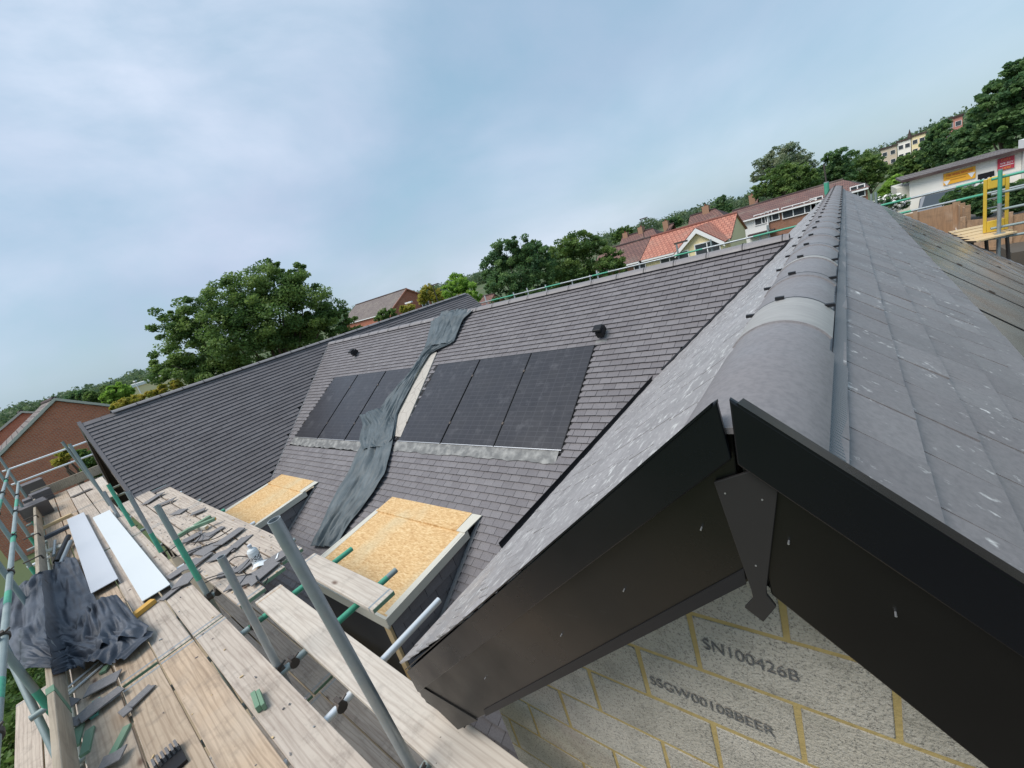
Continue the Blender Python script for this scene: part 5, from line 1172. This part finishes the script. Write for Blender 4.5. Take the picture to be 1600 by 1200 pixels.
# white commercial building
wy = 30; TLc, TRc, BLc = at_y(1421, 281, wy), at_y(1597, 229, wy), at_y(1421, 329, wy); zt = (TLc.z + TRc.z) / 2; xL, xR = TLc.x, TRc.x
root = empty('workshop', ((xL + xR) / 2, wy, GZ)); tag(root, 'long white workshop with a dark flat roof, orange banner and red sign', 'building'); o_ = Vector(root.location)
L_ = lambda x, y, z: tuple(Vector((x, y, z)) - o_)
def rb(x0, x1, y0, y1, z0, z1, name, m, par=None): mb = MB(); mb.box(*[v for p in zip(L_(x0, y0, z0), L_(x1, y1, z1)) for v in p]); q = mb.build(name, m); q.parent = par or root; return q
rb(xL, xR, wy, wy + 3, GZ - .5, zt - .35, 'wall', M['offwhite']); rb(xR + .01, xR + 6, wy - .4, wy + .6, GZ - .5, zt + .35, 'side_wing', M['wrender'])
roof_part(root, [L_(xL - .3, wy - .25, zt), L_(xR, wy - .25, zt), L_(xR, wy + 3.2, zt + .06), L_(xL - .3, wy + 3.2, zt + .06)], M['rt_dark'], 'roof', .1)
rb(xL, xR, wy, wy + .1, zt - .349, zt - .105, 'parapet', M['offwhite'])
rb(xL - .32, xR, wy - .3, wy - .251, zt - .12, zt + .01, 'fascia', M['rt_dark'])
a, b = at_y(1474, 290, wy), at_y(1524, 259, wy); bn = rb(a.x, b.x, wy - .05, wy - .02, a.z, b.z, 'banner', mat('banner_orange', (.85, .42, .03), .6))
def text(txt, x0, x1, zc, h, y, m, par):
    cu = bpy.data.curves.new('t', 'FONT'); cu.body = txt; cu.size = 1; cu.extrude = .004; to = bpy.data.objects.new('t', cu); COL.objects.link(to); bpy.context.view_layer.update()
    me = bpy.data.meshes.new_from_object(to.evaluated_get(bpy.context.evaluated_depsgraph_get())); bpy.data.objects.remove(to); xs = [v.co.x for v in me.vertices]; ys = [v.co.y for v in me.vertices]
    W_ = max(xs) - min(xs); H_ = max(ys) - min(ys); x_, y_ = min(xs), min(ys)
    for v in me.vertices: c0, c1, c2 = v.co; v.co = Vector(L_(x0 + (c0 - x_) / W_ * (x1 - x0), y - c2, zc - h / 2 + (c1 - y_) / H_ * h))
    me.materials.append(m); q = bpy.data.objects.new('lettering', me); COL.objects.link(q); q.parent = par
H_ = b.z - a.z; W_ = b.x - a.x
redm = mat('sign_red', (.62, .06, .03), .6)
text('TYRE WHEEL SERVICING', a.x + W_ * .08, b.x - W_ * .08, a.z + H_ * .76, H_ * .2, wy - .055, redm, bn)
for k, (u0, u1) in ((.5, (.06, .78)), (.3, (.18, .7))): rb(a.x + W_ * u0, a.x + W_ * u1, wy - .056, wy - .051, a.z + H_ * k, a.z + H_ * (k + .06), 'banner_line', mat('banner_dark', (.45, .2, .02), .7), bn)
for u_, v_ in ((.06, .1), (.84, .28)):
    mb = MB(); c = (a.x + W_ * (u_ + .04), a.z + H_ * (v_ + .06)); mb.solid([L_(c[0] - .12, wy - .058, c[1] + .1), L_(c[0], wy - .058, c[1] - .12), L_(c[0] + .12, wy - .058, c[1] + .1)], [L_(c[0] - .12, wy - .051, c[1] + .1), L_(c[0], wy - .051, c[1] - .12), L_(c[0] + .12, wy - .051, c[1] + .1)]); q = mb.build('banner_mark', M['wframe']); q.parent = bn
a, b = at_y(1558, 268, wy), at_y(1585, 242, wy); H_ = b.z - a.z; W_ = b.x - a.x
sg = rb(a.x, b.x, wy - .05, wy - .02, a.z, b.z, 'sign', mat('sign_crimson', (.50, .04, .07), .5))
text('CARS', a.x + W_ * .2, b.x - W_ * .25, a.z + H_ * .82, H_ * .2, wy - .055, mat('sign_orange', (.9, .25, .08), .6), sg); text('WE BUY', a.x + W_ * .15, b.x - W_ * .06, a.z + H_ * .54, H_ * .15, wy - .055, M['wframe'], sg)
rb(a.x + W_ * .14, b.x - W_ * .05, wy - .056, wy - .051, a.z + H_ * .33, a.z + H_ * .38, 'sign_line', M['wframe'], sg); text('HERE', a.x + W_ * .3, b.x - W_ * .2, a.z + H_ * .14, H_ * .17, wy - .055, mat('sign_amber', (.85, .38, .08), .6), sg)
a, b = at_y(1527, 291, wy), at_y(1553, 270, wy); window(root, L_((a.x + b.x) / 2, wy - .01, (a.z + b.z) / 2), (b.x - a.x), (b.z - a.z) * .9, 'y', 2); rb(a.x, b.x, wy - .08, wy - .071, b.z - .12, b.z + .1, 'window_head', M['gutter'])
rb(xL - .45, xL - .001, wy + .3, wy + 4, GZ, zt - .35, 'side_porch', M['gfelt'])
# car parked by the white wall
c = at_y(1482, 324, 28.2); root = empty('parked_car', (c.x, 28.6, GZ), R(78)); tag(root, 'silver car parked against the white workshop wall', 'car')
zc_ = c.z - .75 - GZ; zg = max(0, zc_)
prof = [(-2.0, .35), (-2.05, .75), (-1.7, .95), (-1.1, 1.02), (-.45, 1.45), (.9, 1.48), (1.6, 1.05), (2.0, .95), (2.05, .4)]
mb = MB(); mb.solid([(x, -.82, z + zg) for x, z in prof], [(x, .82, z + zg) for x, z in prof]); q = mb.build('body', mat('silver_paint', (.22, .23, .25), .45, .2)); q.parent = root; bevel(q, .08, 3)
for sy in (-1, 1):
    mb = MB(); mb.solid([(x, sy * .83, z + zg) for x, z in ((-.95, 1.03), (-.4, 1.40), (.8, 1.42), (1.3, 1.08))], [(x, sy * .84, z + zg) for x, z in ((-.95, 1.03), (-.4, 1.40), (.8, 1.42), (1.3, 1.08))]); q = mb.build('side_window', M['glass']); q.parent = root
    for x in (-1.3, 1.3): mb = MB(); mb.tube((x, sy * .70, .32 + zg), (x, sy * .86, .32 + zg), .32, 20); q = mb.build('wheel', M['gutter'], None, True); q.parent = root
for s_, pts in ((-1, ((-1.14, 1.03), (-.47, 1.46))),): mb = MB(); mb.slab([(pts[0][0], -.7, pts[0][1] + zg), (pts[0][0], .7, pts[0][1] + zg), (pts[1][0], .65, pts[1][1] + zg), (pts[1][0], -.65, pts[1][1] + zg)], (-.02, 0, .02)); q = mb.build('windscreen', M['glass']); q.parent = root
if zg > .2:
    mb = MB(); P = at_y(1482, 324, 28); mb.box(P.x - 5, P.x + 9, 26.0, 29.98, GZ, GZ + zg - .01); tag(mb.build('forecourt', M['grass']), kind='structure')
# fences
def fence(p, q, h, label, n=None):
    p, q = Vector(p), Vector(q); d_ = (q - p); L2 = d_.length; d_.normalize(); root = empty('fence', p); tag(root, label, 'fence'); nb = max(2, int(L2 / 1.8)); 
    for i in range(nb):
        a, b = d_ * (L2 * i / nb + .05), d_ * (L2 * (i + 1) / nb - .05); mb = MB(); m2 = max(1, int((b - a).length / .15))
        for k in range(m2): c = a.lerp(b, (k + .5) / m2); mb.obox(c + Vector((0, 0, h / 2)), d_, (-d_.y, d_.x, 0), (0, 0, 1), (b - a).length / m2 / 2 + .004, .010 + .003 * (k % 2), h / 2)
        mb.obox(a.lerp(b, .5) + Vector((0, 0, h * .55)) + Vector((d_.y, -d_.x, 0)) * .03, d_, (-d_.y, d_.x, 0), (0, 0, 1), (b - a).length / 2, .018, .04); w2 = mb.build('panel', M['fence']); w2.parent = root
    for i in range(nb + 1): mb = MB(); mb.obox(d_ * (L2 * i / nb) + Vector((0, 0, h / 2 + .05)), d_, (-d_.y, d_.x, 0), (0, 0, 1), .05, .05, h / 2 + .05); w2 = mb.build('post', M['fence']); w2.parent = root
    return root
a, b = at_y(1405, 339, 19), at_y(1492, 318, 19); c_ = at_y(1492, 352, 19); h = b.z - GZ
f1 = fence((a.x - .5, 19, b.z - 2.0), (b.x, 19, b.z - 2.0), 2.0, 'tall brown timber fence beyond the solar array')
p2 = at_d(1512, 326, 17.5); f2 = fence((b.x + .06, 19.0, b.z - 2.0), (p2.x, p2.y, b.z - 2.0), 1.95, 'weathered fence panel with white graffiti, turned towards the house')
mb = MB(); q0, q1 = Vector((b.x + .06, 19, b.z - .75)), Vector((p2.x, p2.y, b.z - .85)); d_ = (q1 - q0).normalized(); nn = Vector((d_.y, -d_.x, 0)).normalized(); nn = nn if nn.dot(-q0) > 0 else -nn
for i in range(6):
    c = q0.lerp(q1, .2 + .09 * i) + nn * .07; mb.obox(c, (d_ + Vector((0, 0, (.6 if i % 2 else -.6)))).normalized(), nn, Vector((0, 0, 1)), .10, .004, .03)
for q in mb.split(): w2 = q.build('graffiti_stroke', M['wframe']); w2.parent = f2; w2.location = -Vector(f2.location)
a, b = at_y(1505, 342, 17), at_y(1540, 352, 17); fence((a.x, 17, a.z - 1.8), (a.x + 1.6, 16.6, a.z - 2.0), 1.75, 'low red brown fence right of the graffiti panel')
a, b = at_y(1573, 335, 18), at_y(1606, 327, 18); fence((a.x, 18, a.z - 1.9), (a.x + 2.6, 18, a.z - 1.9), 1.85, 'red brown slatted fence at the right edge')
mb = MB(); x0_, x1_ = -2, 8; mb.box(3.0, 9, 15.5, 29.5, GZ - .2, at_y(1512, 355, 17).z - .6); tag(mb.build('raised_yard', M['soil']), kind='structure')
# ------------------------------------------------------------------ back scaffold with guard rail behind the ridge
bs = empty('scaffold', (0, 13.5, GZ)); tag(bs, 'white and green tube scaffold along the rear side, seen above the ridge', 'scaffold')
def bb(mb, name, m, smooth=True): o = mb.build(name, m, None, smooth); o.parent = bs; o.location = -Vector(bs.location); return o
for z, xa, xb in ((-1.07, -12.9, 3.6), (-1.345, .2, 3.6)):
    o = bb(htube((xa, 13.5, z), (xb, 13.5, z), n=10), 'guard_rail', M['galv'])
    for x0_, x1_ in ((-11.6, -10.4), (-8.9, -8.2), (-6.9, -6.3), (-4.1, -3.3), (-2.0, -.9), (.4, 1.1), (1.8, 2.2)):
        if x0_ > xa: mb = MB(); mb.tube((x0_, 13.5, z), (x1_, 13.5, z), .0252, 10, cap=False); q = mb.build('paint_band', M['green'], None, True); q.parent = o
for px, py in ((757, 462), (802, 457), (823, 450), (852, 445), (893, 437), (921, 430), (932, 423), (998, 410), (1057, 382), (1110, 374), (1187, 368), (1199, 352)):
    P = at_y(px, py, 13.56); bb(htube((P.x, 13.56, GZ), (P.x, 13.56, P.z), n=10), 'standard', M['galv_bright' if px < 1000 else 'galv_worn'])
P = at_y(1291, 284, 13.3); o = bb(htube((P.x, 13.3, GZ), (P.x, 13.3, P.z), .05, 12), 'standard', M['galv_worn']); mb = MB(); mb.tube((P.x, 13.3, P.z - .28), (P.x, 13.3, P.z - .02), .052, 12); q = mb.build('paint_band', M['green']); q.parent = o
mb = MB(); P2 = at_y(1287, 256, 13.3); mb.tube((P.x, 13.3, P.z), (P2.x, 13.3, P2.z), .016, 8); bb(mb, 'aerial', M['rust'])
for px, py, pz in ((1368, 300, 0), (1361, 303, 0)): P = at_y(px, py, 13.5); bb(htube((P.x, 13.5, GZ), (P.x, 13.5, P.z), n=10), 'standard', M['galv_worn'])
P = at_y(1563, 264, 12.6); o = bb(htube((P.x, 12.6, GZ), (P.x, 12.6, P.z), .03, n=14), 'standard', M['galv']); mb = MB(); mb.tube((P.x, 12.6, P.z - .62), (P.x, 12.6, P.z - .02), .031, 14, cap=False); q = mb.build('paint_band', M['green'], None, True); q.parent = o; XP = P.x
for z, m_ in ((-1.02, 'green'), (-1.30, 'galv_worn'), (-1.62, 'galv_worn'), (-1.95, 'galv_worn')): bb(htube((XP - .1, 12.66, z), (XP + 3, 12.66, z), n=10), 'guard_rail', M[m_])
bb(htube((XP - .75, 12.55, -2.11), (XP + .4, 12.55, -2.14), n=10), 'transom', M['galv_worn'])
for dx_ in (-.32, -.12, .16): bb(htube((XP + dx_, 12.9, -2.15), (XP + dx_ + .08, 12.9, -3.4), .03, n=10), 'brace', M['rust'])
coupler_c = (XP, 12.55, -2.1); mb = MB(); mb.obox(coupler_c, (1, 0, 0), (0, 1, 0), (0, 0, 1), .07, .06, .05); bb(mb, 'coupler', M['galv'])
# new timber boards piled by the yellow gate
for i in range(5):
    p = at_z(1484 + i * 8, 363 + i * 3.3, -2.06); e = at_z(1548 + i * 4.5, 350 + i * 3.3, -2.06)
    plank((p.x, p.y), (e.x + .1, e.y), .30, -2.06, M['newwood'], 'clean new timber board by the yellow gate, %s from the back' % ['first', 'second', 'third', 'fourth', 'fifth'][i], 'new boards on the rear scaffold', ends='plain', th=.035)
# yellow loading gate
P0, P1 = at_y(1539, 281, 12.9), at_y(1556, 352, 12.9); root = empty('loading_gate', (P0.x, 12.9, -2.05)); tag(root, 'yellow painted steel loading gate frame on the rear scaffold', 'gate'); ym = mat('yellow_paint', (.62, .42, .05), .45)
w_, h_ = .30, P0.z + 2.05
mb = MB(); mb.box(-.02, .03, -.02, .02, 0, h_); q = mb.build('upright', ym); q.parent = root; bevel(q, .006)
mb = MB(); mb.box(w_ - .03, w_ + .02, -.02, .02, 0, h_); q = mb.build('upright', ym); q.parent = root; bevel(q, .006)
mb = MB(); mb.box(.031, w_ - .031, -.025, .025, h_ - .2, h_ + .02); q = mb.build('top_plate', ym); q.parent = root; bevel(q, .02, 3)
mb = MB(); mb.box(.031, w_ - .031, -.025, .025, .0, .22); q = mb.build('kick_plate', ym); q.parent = root; bevel(q, .006)
for k in (.45, .62): mb = MB(); mb.box(.03, w_ - .03, -.008, .008, h_ * k, h_ * k + .02); q = mb.build('bar', M['galv']); q.parent = root
# brick packs in the yard
for i, (px, py, lab) in enumerate(((1583, 392, 'strapped pack of orange bricks under a pale lid at right'), (1556, 394, 'second brick pack left of the orange one, behind the post'))):
    P = at_d(px, py, 23 + i); root = empty('brick_pack', (P.x, P.y, P.z - .5)); tag(root, lab, 'brick pack')
    mb = MB(); mb.box(-.45, .45, -.4, .4, 0, .82); q = mb.build('bricks', M['brick_or'] if i == 0 else M['brick_br']); q.parent = root; mb = MB(); mb.box(-.5, .5, -.45, .45, .82, .87); q = mb.build('lid', M['newwood']); q.parent = root
    mb = MB(); mb.box(-.5, .5, -.45, .45, -.12, -.001); q = mb.build('pallet', M['fence']); q.parent = root
    for s_ in (-.25, .2): mb = MB(); mb.box(s_, s_ + .03, -.455, .455, .0, .875); q = mb.build('strap', M['gutter']); q.parent = root
mb = MB(); P = at_d(1575, 395, 23); mb.box(P.x - 3, P.x + 4, P.y - 2.6, P.y + 1.8, GZ, P.z - .62); tag(mb.build('storage_area', M['soil']), kind='structure')
# ------------------------------------------------------------------ poles and distant buildings
def pole(px, py, py_base_px, D, label, m, arm=None, r_=.07):
    T = at_d(px, py, D); g = terrain_z(T.x, T.y); root = empty('street_lamp', (T.x, T.y, g)); tag(root, label, 'street lamp'); mb = MB(); mb.tube((0, 0, 0), (0, 0, T.z - g), r_, 8, r2=r_ * .6); q = mb.build('pole', m, None, True); q.parent = root
    mb = MB(); mb.obox((.35, 0, T.z - g + .02), (1, 0, 0), (0, 1, 0), (0, 0, 1), .45, .1, .06); q = mb.build('lamp_head', m); q.parent = root
pole(1001, 343, 0, 55, 'black pole with a small head rising from the brown roofs', M['rust'])
pole(1056, 381, 0, 34.0, 'black pole in front of the cream gable', M['rust'], r_=.05)
pole(210, 596, 0, 60, 'white lamp post before the long cream building', M['wframe'])
pole(676, 446, 0, 44, 'dark pole standing in the pale olive tree', M['rust'])
pole(635, 474, 0, 40, 'pale lamp post before the orange gable', M['wframe'])
a, b = at_x(206, 618, -78), at_x(268, 594, -78); top_ = at_x(206, 610, -78); root = empty('long_building', (-78, (a.y + b.y) / 2, GZ)); tag(root, 'long low cream building with white roof beyond the wing ridge', 'building')
yl = sorted((a.y, b.y)); zz = (a.z + b.z) / 2; mb = MB(); mb.box(-8, 0, yl[0] - (yl[0] + yl[1]) / 2, yl[1] - (yl[0] + yl[1]) / 2 + 5, 0, zz + .8 - GZ); q = mb.build('wall', M['cream']); q.parent = root
mb = MB(); mb.box(-8.2, .2, yl[0] - (yl[0] + yl[1]) / 2 - .3, yl[1] - (yl[0] + yl[1]) / 2 + 5.3, zz + .8 - GZ + .001, zz + 1.2 - GZ); q = mb.build('roof', M['wrender']); q.parent = root
A = at_d(243, 590, 95); root, L_ = bld('house', 'small distant house with grey roof above the cream building', A.x - 5, A.x + 4, A.y - 4, A.y, A.z - 2, A.z, M['offwhite'], M['rt_grey'])
# hilltop blocks and church spire
def block(a, b, D, hpx, m, label, floors=4, cat='building', dep=12):
    A, B_ = at_d(*a, D), at_d(*b, D); mid = (A + B_) / 2; s_ = px_size(*a, A); h = hpx * s_; d_ = (B_ - A); d_.z = 0; W_ = d_.length; rz = math.atan2(d_.y, d_.x); g = terrain_z(mid.x, mid.y)
    root = empty('tower_block', (mid.x, mid.y, min(g, mid.z - h) - 2), rz); tag(root, label, cat); H = mid.z - root.location.z
    mb = MB(); mb.box(-W_ / 2, W_ / 2, 0, dep, 0, H); q = mb.build('wall', m); q.parent = root
    mb = MB(); mb.box(-W_ / 2 - .3, W_ / 2 + .3, -.3, dep + .3, H + .001, H + .5); q = mb.build('roof', M['rt_grey']); q.parent = root
    n = max(2, int(W_ / 3.2))
    for f in range(floors):
        for i in range(n): x = -W_ / 2 + W_ * (i + .5) / n; window(root, (x, -.02, H - 1.8 - f * 2.9), 1.3, 1.4, 'y', 0)
    return root, W_, H
block((1376, 236), (1401, 226), 215, 12, mat('sand_render', (.55, .46, .36), .9), 'sand coloured block on the hilltop, left of the spire', 2)
block((1402, 222), (1423, 218), 215, 14, M['offwhite'], 'pale block with dark windows in the middle of the hilltop', 3)
block((1424, 215), (1446, 207), 215, 12, M['cream'], 'cream hilltop block right of the spire', 2)
block((1478, 190), (1504, 179), 200, 24, mat('pink_brick', (.45, .2, .17), .9), 'pinkish brick apartment block between the hillside trees', 5)
P = at_d(1421, 202, 226); g = terrain_z(P.x, P.y); root = empty('church', (P.x, P.y, g)); tag(root, 'church with a slender dark spire on the hilltop', 'church'); H = P.z - g
mb = MB(); mb.box(-1.6, 1.6, -1.6, 1.6, 0, H - 7.5); q = mb.build('tower', M['chim']); q.parent = root
mb = MB(); mb.tube((0, 0, H - 7.5), (0, 0, H), 1.7, 8, r2=.05); q = mb.build('spire', M['rt_grey']); q.parent = root
